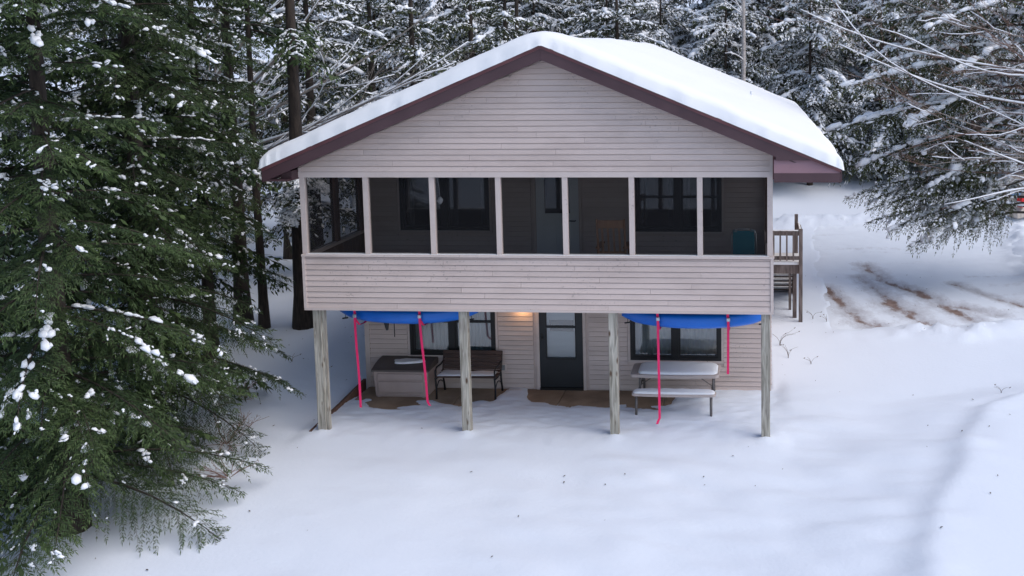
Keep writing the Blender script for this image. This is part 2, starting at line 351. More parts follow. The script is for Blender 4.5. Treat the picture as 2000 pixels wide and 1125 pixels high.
def seg(*parts): return np.unique(np.round(np.concatenate([np.arange(a, b, s) for a, b, s in parts]), 4))
gx = seg((-120, -40, 8), (-40, -10, 1.0), (-10, -.4, .14), (-.4, 8.4, .065), (8.4, 16, .13), (16, 30, .5), (30, 130, 8))
gy = seg((-120, -20, 8), (-20, -7, .8), (-7, .4, .09), (.4, 2.6, .045), (2.6, 20, .15), (20, 50, .7), (50, 140, 8))
X, Y = np.meshgrid(gx, gy, indexing='ij'); Z = height(X, Y)-.1*sst(.9, 1, drive_mask(X, Y))
nx_, ny_ = X.shape; ii = np.arange(nx_*ny_).reshape(nx_, ny_)
F = np.stack([ii[:-1, :-1], ii[1:, :-1], ii[1:, 1:], ii[:-1, 1:]], -1).reshape(-1, 4)
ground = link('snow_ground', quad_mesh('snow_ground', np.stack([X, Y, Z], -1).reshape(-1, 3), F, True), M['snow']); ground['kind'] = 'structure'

# driveway: packed snow with tyre tracks
dx = np.arange(8.75, 18.6, .06); dy = np.arange(5.0, 18.2, .06)
X, Y = np.meshgrid(dx, dy, indexing='ij')
ins = drive_mask(X, Y)
tracks = [([(10.77, 12.03), (10.99, 10.37), (11.73, 9.05), (12.23, 7.59), (12.59, 6.49)], .22, .62), ([(10.48, 10.64), (10.89, 8.51), (11.18, 7.09), (11.56, 6.18)], .2, .5),
          ([(9.45, 9.4), (9.7, 7.98), (9.9, 6.82), (10.09, 5.94)], .2, .55), ([(12.8, 9.9), (13.43, 8.6), (14.05, 7.66)], .15, .45), ([(12.47, 7.7), (13.25, 7.0)], .22, .5),
          ([(10.0, 6.35), (10.3, 6.05)], .22, .6), ([(10.9, 7.9), (11.25, 7.1)], .3, .58), ([(9.75, 7.5), (9.95, 7.0)], .22, .55)]
dirt = np.zeros_like(X); ice = np.zeros_like(X); rut = np.zeros_like(X)
for pl, wd, st in tracks:
    dist = np.full_like(X, 9.)
    for (ax, ay), (bx_, by_) in zip(pl[:-1], pl[1:]):
        vx, vy = bx_-ax, by_-ay; t = np.clip(((X-ax)*vx+(Y-ay)*vy)/(vx*vx+vy*vy), 0, 1)
        dist = np.minimum(dist, np.hypot(X-ax-t*vx, Y-ay-t*vy))
    g = np.exp(-(dist/wd)**2); dirt = np.maximum(dirt, (st+.07)*g*(.65+.7*(fbm(X*1.3+5, Y*1.1)+.3))); ice = np.maximum(ice, .6*np.exp(-(dist/(wd*2.2))**2)); rut = np.maximum(rut, g)
ice = np.maximum(ice, .3*np.clip(fbm(X*.35+4, Y*2.2)*1.6, 0, 1))
Z = height(X, Y) + .006*ins - .05*(1-ins) - .035*rut*ins + .012*fbm(X*3, Y*3)*ins + .008*vnoise(X*.8, Y*6)*ins
ii = np.arange(X.size).reshape(X.shape); F = np.stack([ii[:-1, :-1], ii[1:, :-1], ii[1:, 1:], ii[:-1, 1:]], -1).reshape(-1, 4)
drive = link('driveway', quad_mesh('driveway', np.stack([X, Y, Z], -1).reshape(-1, 3), F, True, {'dirt': dirt.ravel(), 'ice': ice.ravel()}), M['drive']); drive['kind'] = 'structure'

# patio slabs
patio = bpy.data.objects.new('patio', None); COL.objects.link(patio); patio['kind'] = 'structure'; ORG['patio'] = np.zeros(3)
xs = [.03, 2.0, 3.96, 5.93, 7.89]
for a, b in zip(xs[:-1], xs[1:]): bbox('slab', a+.006, b-.006, .25, 2.43, -.25, 0, M['concrete'], patio, .008)

# ------------------------------------------------------------------ the cabin
house = thing('cabin', 'two storey tan clapboard cabin with screened porch and maroon trimmed gable roof', 'house', (3.96, 0, 0))
RX, RZ, SL = 4.236, 6.633, .4185
XL, XR, Y0, Y1 = -.45, 8.98, -.35, 14.67
roofz = lambda x: RZ - SL*abs(x-RX)
SID = .0945
def board_mesh(x0, x1, z0, z1, y, poly=None):
    """one clapboard: bottom edge proud of the wall, top edge tucked under the board above"""
    yb, yt = y-.027, y-.013
    if poly is None: poly = [(x0, z0), (x1, z0), (x1, z1), (x0, z1)]
    z1 = z1-.011; poly = [(px, min(pz, z1)) for px, pz in poly]
    fr = [(px, yb+(yt-yb)*(pz-z0)/max(z1-z0, .01), pz) for px, pz in poly]; bk = [(px, y, pz) for px, pz in poly]
    n = len(poly); f = [tuple(range(n)), tuple(range(2*n-1, n-1, -1))] + [(i, n+i, n+(i+1) % n, (i+1) % n) for i in range(n)]
    return fr+bk, f
def clip_top(x0, x1, z0, z1, top):
    """clip a rectangle by z < top(x) with top a gable"""
    def inv(z): d = (top(RX)-z)/SL; return RX-d, RX+d
    l0, r0 = inv(z0); l1, r1 = inv(z1)
    if top(RX) <= z0+.004: return None
    if top(RX) <= z1: pts = [(max(x0, l0), z0), (min(x1, r0), z0)] + ([(RX, top(RX))] if x0 < RX < x1 else [])
    else: pts = [(max(x0, l0), z0), (min(x1, r0), z0), (min(x1, r1), z1), (max(x0, l1), z1)]
    if x0 > max(x0, l0)-1e-6 and x0 > l0 and x0 < l1: pts += [(x0, min(z1, top(x0)))]
    if x1 < r0 and x1 > r1:
        pts.insert(2, (x1, min(z1, top(x1))))
    p2 = []
    for p in pts:
        if not p2 or (abs(p[0]-p2[-1][0])+abs(p[1]-p2[-1][1])) > 1e-4: p2.append(p)
    if len(p2) > 2 and abs(p2[0][0]-p2[-1][0])+abs(p2[0][1]-p2[-1][1]) < 1e-4: p2.pop()
    return p2 if len(p2) >= 3 and p2[1][0]-p2[0][0] > .03 else None
def siding(parent, x0, x1, z0, z1, y, holes=(), top=None, m=None, joint=3.2):
    m = m or M['siding']; z = z0; r = random.Random(int(x0*100+z0*1000+y*37))
    while z < z1-.01:
        zt = min(z+SID, z1); spans = [(x0, x1)]
        for hx0, hx1, hz0, hz1 in holes:
            if hz0 < zt-.02 and hz1 > z+.02:
                ns = []
                for a, b in spans:
                    if hx1 <= a or hx0 >= b: ns.append((a, b))
                    else:
                        if hx0-a > .03: ns.append((a, hx0))
                        if b-hx1 > .03: ns.append((hx1, b))
                spans = ns
        for a, b in spans:
            cuts = [a]; t = a + r.uniform(.8, joint+.6)
            while t < b-.7: cuts.append(t); t += r.uniform(joint-.6, joint+.6)
            cuts.append(b)
            for c, d in zip(cuts[:-1], cuts[1:]):
                poly = None
                if top is not None:
                    poly = clip_top(c, d-.003, z, zt, top)
                    if poly is None: continue
                v, f = board_mesh(c, d-.003, z, zt, y, poly); mesh_obj('siding_board', v, f, m, parent)
        z += SID

# gable wall over the screens
gable = MB().prism([(0, 4.5), (W, 4.5), (W, roofz(W)-.2), (RX, RZ-.2), (0, roofz(0)-.2)], .002, .1).build('gable_wall', M['siding'], house)
siding(gable, .04, W-.04, 4.56, 6.45, 0, top=lambda x: RZ-.232-SL*abs(x-RX))
box('corner_trim', 0, .05, -.03, .06, 4.5, 4.63, M['trim'], gable); box('corner_trim', W-.05, W+.003, -.03, .06, 4.5, 4.84, M['trim'], gable)
box('header_trim', -.004, W+.004, -.032, .09, 4.465, 4.555, M['trim'], gable)
# knee wall under the screens
knee = MB().box(0, W, .002, .1, 2.2, 3.1).build('porch_panel_wall', M['siding'], house)
siding(knee, .04, W-.04, 2.235, 3.12, 0)
box('base_trim', -.006, W+.006, -.034, .1, 2.195, 2.235, M['trim'], knee)
box('corner_trim', -.008, .04, -.036, .08, 2.236, 3.16, M['trim'], knee); box('corner_trim', W-.04, W+.008, -.036, .08, 2.236, 3.16, M['trim'], knee)
bbox('sill', -.012, W+.012, -.05, .13, 3.12, 3.155, M['trim'], knee, .004)
MB().box(.06, W-.06, -.02, .12, 3.156, 3.164).build('sill_snow', M['roof_snow'], knee)
# screen posts and screens
MX = [.045, 1.133, 2.264, 3.384, 4.502, 5.608, 6.729, 7.872]
for i, x in enumerate(MX): bbox('screen_post', x-.045, x+.045, -.012, .09, 3.155, 4.466, M['trim'], house, .004)
for a, b in zip(MX[:-1], MX[1:]): box('screen', a+.045, b-.045, .05, .052, 3.16, 4.466, screen_mat() if 'screen' not in M else M['screen'], house) if False else None
M['screen'] = screen_mat()
for a, b in zip(MX[:-1], MX[1:]):
    mesh_obj('screen', [(a+.044, .05, 3.16), (b-.044, .05, 3.16), (b-.044, .05, 4.467), (a+.044, .05, 4.467)], [(0, 1, 2, 3)], M['screen'], house)
# porch floor, ceiling
fl = box('porch_floor', .01, W-.01, .101, D+.0, 2.38, 2.45, M['porchfloor'], house)
for k in range(14):
    yy = .2 + k*.165; box('joist', .1, W-.1, yy, yy+.04, 2.2, 2.379, M['porchwood'], fl)
box('porch_ceiling', .02, W-.02, .101, D-.02, 4.48, 4.53, M['ceiling'], house)
# porch side walls: vertical boards inside, rail, screen posts
for sx, nm in ((0, 'left'), (W-.1, 'right')):
    w = MB().box(sx+.0, sx+.1, .1, D-.02, 2.22, 3.08).build('porch_side_wall', M['siding'], house)
    xi = sx+.1 if sx == 0 else sx-.018
    k = .13
    while k < D-.1:
        e = min(k+.14, D-.04); box('wall_plank', xi+.001, xi+.017, k+.004, e-.004, 2.46, 3.1, M['porchwood'], w); k += .144
    box('rail_cap', sx-.02, sx+.125, .1, D-.02, 3.101, 3.15, M['trim'], w)
    for yy in (1.2, D-.14): box('side_post', sx+.0, sx+.1, yy-.05, yy+.09, 3.15, 4.48, M['porchwood'], w)
    mesh_obj('screen', [(sx+.05, .1, 3.15), (sx+.05, D, 3.15), (sx+.05, D, 4.48), (sx+.05, .1, 4.48)], [(0, 1, 2, 3)], M['screen'], w)
# back walls
UW = [(.80, 2.55, 3.13, 4.36), (5.36, 7.0, 3.12, 4.36)]; UD = (3.40, 4.33, 2.45, 4.48)
LW = [(.90, 2.60, .66, 1.78), (5.23, 6.98, .615, 1.78)]; LD = (3.40, 4.37, .0, 2.08)
def wall_with_holes(name, x0, x1, z0, z1, y0, y1, holes):
    mb = MB(); xsn = sorted({x0, x1, *[h[0] for h in holes], *[h[1] for h in holes]})
    for a, b in zip(xsn[:-1], xsn[1:]):
        zs = [z0]; hs_ = sorted([(h[2], h[3]) for h in holes if h[0] <= a and h[1] >= b])
        c = z0
        for ha, hb in hs_:
            if ha > c+.001: mb.box(a, b, y0, y1, c, ha)
            c = hb
        if z1 > c+.001: mb.box(a, b, y0, y1, c, z1)
    return mb.build(name, M['siding'], house)
up = wall_with_holes('upper_back_wall', 0, W, 2.45, 4.5, D+.002, D+.12, UW+[UD])
siding(up, .12, W-.12, 2.46, 4.48, D, [(a-.05, b+.05, c-.05, d+.05) for a, b, c, d in UW]+[(UD[0]-.04, UD[1]+.04, UD[2], UD[3])])
lo = wall_with_holes('lower_back_wall', 0, W, -.3, 2.36, D+.002, D+.12, LW+[LD])
siding(lo, .09, W-.09, .03, 2.19, D, [(a-.05, b+.05, c-.05, d+.05) for a, b, c, d in LW]+[(LD[0]-.055, LD[1]+.055, -1, 2.15)])
box('corner_trim', -.005, .09, D-.03, D+.1, -.05, 2.36, M['trim'], lo); box('corner_trim', W-.09, W+.005, D-.03, D+.1, -.05, 2.36, M['trim'], lo)
# side and rear walls
for nm, a, b in (('side_wall', -.001, .12), ('side_wall', W-.12, W+.001)):
    w = MB().box(a, b, D+.13, 14.2, -.3, 4.7).build(nm, M['siding'], house)
    mb = MB(); z = .0; s = -1 if a < 1 else 1; xo = a if a < 1 else b
    while z < 4.6: mb.add([(xo, D+.14, z), (xo+s*.018, D+.14, z), (xo+s*.004, D+.14, z+SID), (xo, D+.14, z+SID), (xo, 14.19, z), (xo+s*.018, 14.19, z), (xo+s*.004, 14.19, z+SID), (xo, 14.19, z+SID)], BOXF); z += SID
    o = mb.build('clapboards', M['siding'], w); o['kind'] = 'stuff'
MB().prism([(0, -.3), (W, -.3), (W, roofz(W)-.2), (RX, RZ-.2), (0, roofz(0)-.2)], 14.08, 14.2).build('rear_wall', M['siding'], house)

def curtain(x0, x1, z0, z1, y, parent, amp=.02, wl=.09):
    n = int((x1-x0)/.012)+1; v = []; f = []
    ph = random.random()*6
    for i in range(n):
        x = x0+(x1-x0)*i/(n-1); yy = y+amp*math.sin(x*2*math.pi/wl+ph+1.2*math.sin(x*9))
        v += [(x, yy, z0), (x, yy+.004*math.sin(x*50), z1)]
    for i in range(n-1): f.append((2*i, 2*i+2, 2*i+3, 2*i+1))
    return mesh_obj('curtain', v, f, M['curtain'], parent, True)
def window(x0, x1, z0, z1, rail, dark, parent=house, curt=True, zc=None):
    fw = .055
    o = MB().box(x0, x1, D-.035, D+.1, z0, z0+fw).box(x0, x1, D-.035, D+.1, z1-fw, z1).box(x0, x0+fw, D-.035, D+.1, z0+fw, z1-fw).box(x1-fw, x1, D-.035, D+.1, z0+fw, z1-fw).build('window', M['black'], parent)
    t = .045
    for n_, a in (('sill', (x0-t, x1+t, D-.045, D, z0-t, z0-.001)), ('side_trim', (x0-t, x0-.001, D-.03, D, z0, z1)), ('side_trim', (x1+.001, x1+t, D-.03, D, z0, z1)), ('head_trim', (x0-t, x1+t, D-.03, D, z1+.001, z1+t))): box(n_, *a, M['trim'], o)
    xm = (x0+x1)/2
    box('mullion', xm-.05, xm+.05, D-.03, D+.09, z0+fw, z1-fw, M['black'], o)
    for a, b in ((x0+fw, xm-.05), (xm+.05, x1-fw)):
        s = .04
        MB().box(a, b, D-.01, D+.03, z0+fw, z0+fw+s).box(a, b, D-.01, D+.03, z1-fw-s, z1-fw).box(a, a+s, D-.01, D+.03, z0+fw+s, z1-fw-s).box(b-s, b, D-.01, D+.03, z0+fw+s, z1-fw-s).build('sash', M['black'], o)
        if rail: box('check_rail', a+s, b-s, D-.014, D+.03, rail-.022, rail+.022, M['black'], o)
        mesh_obj('pane', [(a+s, D+.012, z0+fw+s), (b-s, D+.012, z0+fw+s), (b-s, D+.012, z1-fw-s), (a+s, D+.012, z1-fw-s)], [(0, 1, 2, 3)], M['darkglass' if dark else 'glass'], o)
        if curt:
            if dark:
                curtain(a, a+.16, z0+.05, z1, D+.17, o); curtain(b-.16, b, z0+.05, z1, D+.17, o)
            else: curtain(a, b, z0+.03, z1, D+.16, o)
    # dark room behind
    MB().add(boxv(x0-.1, x1+.1, D+.121, D+.9, z0-.1, z1+.1), [(0, 3, 2, 1), (4, 5, 6, 7), (1, 2, 6, 5), (2, 3, 7, 6), (3, 0, 4, 7)]).build('room_recess', M['room'], o)
    return o
window(*UW[0], None, True); window(*UW[1], 3.78, True)
window(*LW[0], 1.33, False); window(*LW[1], None, False)
# upper door: white, half glass
d = MB().box(3.45, 4.28, D+.01, D+.05, 2.47, 3.44).box(3.45, 3.6, D+.01, D+.05, 3.44, 4.44).box(4.13, 4.28, D+.01, D+.05, 3.44, 4.44).box(3.6, 4.13, D+.01, D+.05, 4.3, 4.44).build('porch_door', M['door_white'], house)
for a in ((3.4, 3.449, D-.03, D+.1, 2.45, 4.45), (4.281, 4.33, D-.03, D+.1, 2.45, 4.45)): box('door_jamb', *a, M['trim'], d)
MB().box(3.58, 4.15, D-.004, D+.009, 3.42, 3.46).box(3.58, 3.62, D-.004, D+.009, 3.46, 4.3).box(4.11, 4.15, D-.004, D+.009, 3.46, 4.3).build('glass_frame', M['door_white'], d)
mesh_obj('pane', [(3.6, D+.03, 3.44), (4.13, D+.03, 3.44), (4.13, D+.03, 4.3), (3.6, D+.03, 4.3)], [(0, 1, 2, 3)], M['darkglass'], d)
for a in (3.58, 3.9): MB().box(a, a+.25, D-.002, D+.009, 2.6, 3.25).box(a+.04, a+.21, D-.008, D-.002, 2.65, 3.2).build('door_panel', M['door_white'], d)
MB().tube([(4.21, D, 3.32), (4.21, D-.06, 3.32), (4.1, D-.06, 3.325)], .012, 6).build('handle', M['black'], d)
MB().add(boxv(3.35, 4.4, D+.121, D+.8, 2.5, 4.5), [(0, 3, 2, 1), (4, 5, 6, 7), (1, 2, 6, 5), (2, 3, 7, 6), (3, 0, 4, 7)]).build('room_recess', M['room'], d)
# lower storm door
d = MB().box(3.46, 4.31, D-.02, D+.02, .05, .62).box(3.46, 3.6, D-.02, D+.02, .62, 2.05).box(4.16, 4.31, D-.02, D+.02, .62, 2.05).box(3.6, 4.16, D-.02, D+.02, 1.93, 2.05).build('storm_door', M['door_dark'], house)
for a in ((3.4, 3.459, D-.035, D+.1, -.01, 2.08), (4.311, 4.37, D-.035, D+.1, -.01, 2.08), (3.46, 4.31, D-.035, D+.1, 2.051, 2.08)): box('door_jamb', *a, M['trim'], d)
box('threshold', 3.46, 4.31, D-.06, D+.1, -.01, .045, M['black'], d)
box('check_rail', 3.6, 4.16, D-.026, D+.018, 1.225, 1.265, M['door_dark'], d)
MB().box(3.59, 4.17, D-.03, D-.021, .6, .635).box(3.585, 3.6, D-.03, D-.021, .636, 1.93).box(4.16, 4.175, D-.03, D-.021, .636, 1.93).build('glass_frame', M['black'], d)
for a, b in ((.62, 1.225), (1.265, 1.93)): mesh_obj('pane', [(3.6, D, a), (4.16, D, a), (4.16, D, b), (3.6, D, b)], [(0, 1, 2, 3)], M['glass'], d)
idr = MB().box(3.42, 4.35, D+.07, D+.11, 0, 1.02).box(3.42, 3.64, D+.07, D+.11, 1.02, 2.07).box(4.12, 4.35, D+.07, D+.11, 1.02, 2.07).box(3.64, 4.12, D+.07, D+.11, 1.02, 1.13).box(3.64, 4.12, D+.07, D+.11, 1.36, 2.07).build('inner_door', M['door_white'], d)
MB().box(3.5, 3.52, D-.045, D-.02, .98, 1.12).tube([(3.51, D-.045, 1.05), (3.51, D-.075, 1.05), (3.56, D-.075, 1.03)], .009, 6).build('handle', M['black'], d)
MB().add(boxv(3.4, 4.37, D+.121, D+.8, 0, 2.1), [(0, 3, 2, 1), (4, 5, 6, 7), (1, 2, 6, 5), (2, 3, 7, 6), (3, 0, 4, 7)]).build('room_recess', M['room'], d)
# wall outlet and lit lamp beside the storm door
o = bbox('wall_outlet', 2.67, 2.81, D-.035, D, .35, .51, M['trim'], house, .008); box('cover', 2.71, 2.77, D-.05, D-.036, .38, .48, M['grey'], o)
o = MB().box(3.08, 3.22, D-.03, D, 1.72, 1.9).tube([(3.15, D-.03, 1.85), (3.15, D-.1, 1.88), (3.15, D-.1, 1.8)], .012, 6).build('wall_lamp', M['black'], house)
v, f = tube([(3.15, D-.1, 1.8), (3.15, D-.1, 1.76), (3.15, D-.1, 1.68)], [.03, .05, .055], 10); mesh_obj('lamp_shade', v, f, M['glow'], o, True)
ld = bpy.data.lights.new('wall_lamp_light', 'POINT'); ld.energy = 2.2; ld.color = (1, .55, .22); ld.shadow_soft_size = .05
lo_ = bpy.data.objects.new('wall_lamp_light', ld); COL.objects.link(lo_); lo_.location = (3.15, D-.16, 1.62)
# support posts
for i, x in enumerate(POSTX):
    p = MB(); w = .073
    ring = []
    zz = np.linspace(-.15, 2.2, 7)
    for k in range(len(zz)-1):
        pass
    p.box(x-w, x+w, .02, .165, -.15, 2.198)
    o = p.build('support_post', M['post'], house); b = o.modifiers.new('bevel', 'BEVEL'); b.width = .008; b.segments = 2
    if i == 0: box('side_board', x+w+.002, x+w+.04, .05, .15, -.1, 2.197, M['post'], o)
# beam on the posts
MB().box(.06, W-.06, .102, .16, 2.2, 2.378).build('beam', M['post'], house)

# roof
roof = MB().prism([(XL, roofz(XL)), (RX, RZ), (XR, roofz(XR)), (XR, roofz(XR)-.06), (RX, RZ-.06), (XL, roofz(XL)-.06)], Y0, Y1).build('roof', M['shingle'], house)
def rake(xa, xb, ta, tb, y0, y1):                      # strip between two depths under the roof line
    return MB().prism([(xa, roofz(xa)-ta), (xb, roofz(xb)-ta), (xb, roofz(xb)-tb), (xa, roofz(xa)-tb)], y0, y1)
for a, b in ((XL, RX), (RX, XR)): rake(a, b, .004, .064, Y0-.03, Y0-.001).build('drip_edge', M['drip'], roof)
MB().prism([(XL, roofz(XL)-.064), (RX, RZ-.064), (RX, RZ-.245), (XL, roofz(XL)-.245)], Y0-.016, Y0+.02).build('rake_board', M['maroon'], roof)
xk = RX+(RZ-.064-4.775)/SL
MB().prism([(RX+.002, RZ-.064), (RX+.002, RZ-.245), (7.955, roofz(7.955)-.245), (7.955, 4.775), (xk, 4.775)], Y0-.016, Y0+.02).build('rake_board', M['maroon'], roof)
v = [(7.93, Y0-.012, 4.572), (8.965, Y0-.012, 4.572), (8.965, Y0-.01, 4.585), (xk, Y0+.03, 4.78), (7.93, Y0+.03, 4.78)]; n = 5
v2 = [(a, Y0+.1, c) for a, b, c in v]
mesh_obj('eave_return_panel', v+v2, [(0, 1, 2, 3, 4), (9, 8, 7, 6, 5)]+[(i, n+i, n+(i+1) % n, (i+1) % n) for i in range(n)], M['maroon_skylit'], roof)
box('eave_return_fascia', 7.93, XR-.004, Y0-.02, Y0+.1, 4.425, 4.571, M['maroon'], roof)
box('corner_strip', W-.004, W+.03, -.05, -.035, 4.43, 4.9, M['drip'], roof)
box('eave_return_fascia', XL+.004, -.02, Y0-.02, Y0+.1, 4.44, roofz(XL)-.2, M['maroon'], roof)
box('eave_return_block', -.2, -.01, Y0+.11, .05, 4.44, 4.6, M['maroon'], roof)
for a, b, c in ((XL, -.01, 4.5), (W+.01, XR, 4.44)): box('eave_soffit', a+.01, b-.001 if a < 0 else b-.01, Y0+.1, 14.6, c, c+.02, M['maroon'], roof)
for a in (XL-.02, XR+.001): box('eave_fascia', a, a+.019, Y0, Y1, 4.43, roofz(XR)-.005, M['maroon'], roof)
for a, b in ((XL+.02, RX), (RX, XR-.02)): rake(a, b, .19, .21, Y0+.021, .0).build('rake_soffit', M['maroon_skylit'], roof) if False else rake(a, b, .2, .22, Y0+.021, .001).build('rake_soffit', M['maroon'], roof)
pv, pf = tube([(7.55, 6.2, 5.0), (7.55, 6.2, 5.62)], .03, 10); mesh_obj('vent_pipe', pv, pf, M['white'], roof, True)

# snow blanket on the roof
us = np.concatenate([np.linspace(XL-.05, XL+.3, 14), np.linspace(XL+.35, RX-.6, 40), np.linspace(RX-.55, RX+.55, 22), np.linspace(RX+.6, XR-.3, 44), np.linspace(XR-.25, XR+.06, 14)])
vs = np.concatenate([np.linspace(Y0-.05, Y0+.4, 18), np.linspace(Y0+.5, Y1-.4, 60), np.linspace(Y1-.3, Y1+.05, 12)])
U_, V_ = np.meshgrid(us, vs, indexing='ij')
de = np.minimum(np.minimum(U_-us[0], us[-1]-U_), np.minimum(V_-vs[0], vs[-1]-V_))
tt = np.clip(de/.26, 0, 1); prof = np.sqrt(1-(1-tt)**2)
soft = np.sqrt((U_-RX)**2+.05)-.0                     # rounded ridge
base = RZ - SL*soft + SL*.08
thick = (.245 + .05*fbm(U_*.5, V_*.4) + .02*fbm(U_*2, V_*2))
Zt = np.minimum(base, RZ+.05-SL*np.abs(U_-RX)) + thick*prof + .002
# ragged lower edge along the rake
edge_w = .035*fbm(U_*5, V_*0+3, 3) + .02*vnoise(U_*22, V_*0+1)
fm = sst(.12, 0, V_-vs[0]); V2 = V_ + fm*edge_w - .02*np.sin(np.clip((V_-vs[0])/.3, 0, 1)*math.pi)
em = sst(.2, 0, us[-1]-U_); U2 = U_ + em*(.05*vnoise(V_*1.5, 7)+.02*vnoise(V_*6, 2))
Zb = RZ - SL*np.abs(U_-RX) + .003
Zt = np.maximum(Zt, Zb+.001)
Zt = np.where(de < 1e-6, Zb-.012, Zt)
ii = np.arange(U_.size).reshape(U_.shape); F = np.stack([ii[:-1, :-1], ii[1:, :-1], ii[1:, 1:], ii[:-1, 1:]], -1).reshape(-1, 4)
rs = link('roof_snow', quad_mesh('roof_snow', np.stack([U2, V2, Zt], -1).reshape(-1, 3), F, True), M['roof_snow']); tag(rs, 'thick smooth snow blanket lying on the cabin roof', 'snow')

# ------------------------------------------------------------------ side stairs and landing
st = thing('side_stairs', 'weathered wooden stair landing with baluster railing beside the cabin wall', 'stairs', (8.3, 6.3, .35))
LX0, LX1, LY0, LY1, LZ = 7.945, 8.68, 6.25, 7.25, 1.66
for k in range(7): box('deck_board', LX0, LX1, LY0+k*.143, LY0+k*.143+.135, LZ-.035, LZ, M['deckwood'], st)
box('rim_joist', LX0, LX1+.01, LY0-.045, LY0-.002, LZ-.2, LZ-.001, M['deckwood'], st); box('rim_joist', LX1-.03, LX1+.01, LY0, LY1, LZ-.2, LZ-.036, M['deckwood'], st)
bbox('newel_post', LX1-.065, LX1+.02, LY0-.13, LY0-.046, .1, 2.5, M['deckwood'], st, .005)
bbox('leg', LX1-.19, LX1-.1, LY0+.2, LY0+.29, .1, LZ-.2, M['deckwood'], st, .005); bbox('leg', LX1-.26, LX1-.2, LY1-.1, LY1-.02, .1, LZ-.2, M['deckwood'], st, .005)
bbox('newel_post', LX1-.12, LX1-.04, LY1-.05, LY1+.03, LZ, 2.66, M['deckwood'], st, .005)
box('top_rail', LX0, LX1-.066, LY0-.1, LY0-.055, 2.35, 2.45, M['deckwood'], st); box('bottom_rail', LX0, LX1-.066, LY0-.1, LY0-.055, 1.79, 1.87, M['deckwood'], st)
for k in range(4): x = LX0+.1+k*.148; box('baluster', x-.019, x+.019, LY0-.135, LY0-.101, 1.78, 2.46, M['deckwood'], st)
box('side_rail', LX1-.05, LX1-.01, LY0-.05, LY1-.05, 2.36, 2.45, M['deckwood'], st)
for k in range(5): y = LY0+.12+k*.17; box('baluster', LX1-.008, LX1+.02, y-.019, y+.019, 1.8, 2.44, M['deckwood'], st)
nt_ = 8
for k in range(nt_):
    z = LZ-.17*(k+1); y = LY1+.26*k; box('tread', LX0+.02, LX1-.12, y, y+.25, z-.035, z, M['deckwood'], st)
    bbox('tread_snow', LX0+.03, LX1-.13, y+.01, y+.24, z+.001, z+.05, M['roof_snow'], st, .02)
for x in (LX0+.0, LX1-.115): MB().add([(x, LY1, LZ-.35), (x+.04, LY1, LZ-.35), (x+.04, LY1+.26*nt_, LZ-.35-.17*nt_), (x, LY1+.26*nt_, LZ-.35-.17*nt_), (x, LY1, LZ-.05), (x+.04, LY1, LZ-.05), (x+.04, LY1+.26*nt_, LZ-.05-.17*nt_), (x, LY1+.26*nt_, LZ-.05-.17*nt_)], BOXF).build('stringer', M['deckwood'], st)
x = LX1-.1; MB().add([(x, LY1, 2.45), (x+.05, LY1, 2.45), (x+.05, LY1+2, 1.15), (x, LY1+2, 1.15), (x, LY1, 2.54), (x+.05, LY1, 2.54), (x+.05, LY1+2, 1.24), (x, LY1+2, 1.24)], BOXF).build('handrail', M['deckwood'], st)
for k in (0.7, 1.9): bbox('newel_post', x-.01, x+.06, LY1+k, LY1+k+.08, .1, 2.5-.65*k, M['deckwood'], st, .005)
for a in ((LX0, LX1+.0, LY0-.04, LY1, LZ+.001, LZ+.07), (LX0, LX1-.07, LY0-.1, LY0-.05, 2.451, 2.475), (LX1-.05, LX1-.01, LY0-.04, LY1-.06, 2.451, 2.48)): bbox('snow', *a, M['roof_snow'], st, .012)

# ------------------------------------------------------------------ kayaks and straps
def kayak(x0, x1, yc, zb, label):
    k = thing('kayak', label, 'kayak', ((x0+x1)/2, yc, zb)); n = 41; m = 22; v = []; f = []
    for i in range(n):
        t = -1+2*i/(n-1); e = abs(t); x = (x0+x1)/2+t*(x1-x0)/2
        hw = .33*max(1-e**2.6, 0)**.7+.012; bot = zb+.13*e**2.2+.05*max(e-.8, 0)/.2; top = zb+.33+.03*e**2
        for j in range(m):
            a = 2*math.pi*j/m; c, s = math.cos(a), math.sin(a)
            ex = .72
            yy = yc+hw*math.copysign(abs(c)**ex, c); mid = bot+(top-bot)*.62
            zz = mid+((top-mid) if s > 0 else (mid-bot))*math.copysign(abs(s)**(.8), s)
            v.append((x, yy, zz))
    for i in range(n-1):
        for j in range(m): f.append((i*m+j, (i+1)*m+j, (i+1)*m+(j+1) % m, i*m+(j+1) % m))
    f += [tuple(range(m)), tuple((n-1)*m+j for j in range(m-1, -1, -1))]
    mesh_obj('hull', v, f, M['blue'], k, True)
    # chine ridge along the hull and carry toggles at both ends
    mb = MB(); mb.tube([((x0+x1)/2+t*(x1-x0)/2, yc, zb+.13*abs(t)**2.2+.004) for t in np.linspace(-.8, .8, 17)], .012, 6); mb.build('keel', M['blue'], k, True)
    for s, xx in ((-1, x0+.1), (1, x1-.12)):
        zz = zb+.16
        mb = MB().tube([(xx, yc-.03, zz+.02), (xx+.005, yc-.03, zz-.09)], .005, 5).tube([(xx-.05, yc-.03, zz-.1), (xx+.05, yc-.03, zz-.085)], .014, 8); mb.build('carry_toggle', M['black'], k)
    return k
k1 = kayak(.2, 2.72, .9, 1.745, 'blue kayak slung under the porch above the storage box')
MB().tube([(1.08, .8, 1.77), (1.09, .8, 1.62)], [.05, .02], 6).build('rudder_bracket', M['black'], k1); MB().tube([(1.22, .8, 1.77), (1.22, .8, 1.5)], .008, 5).build('hanging_cord', M['black'], k1)
kayak(5.29, 7.86, .9, 1.715, 'blue kayak slung under the porch above the picnic table')
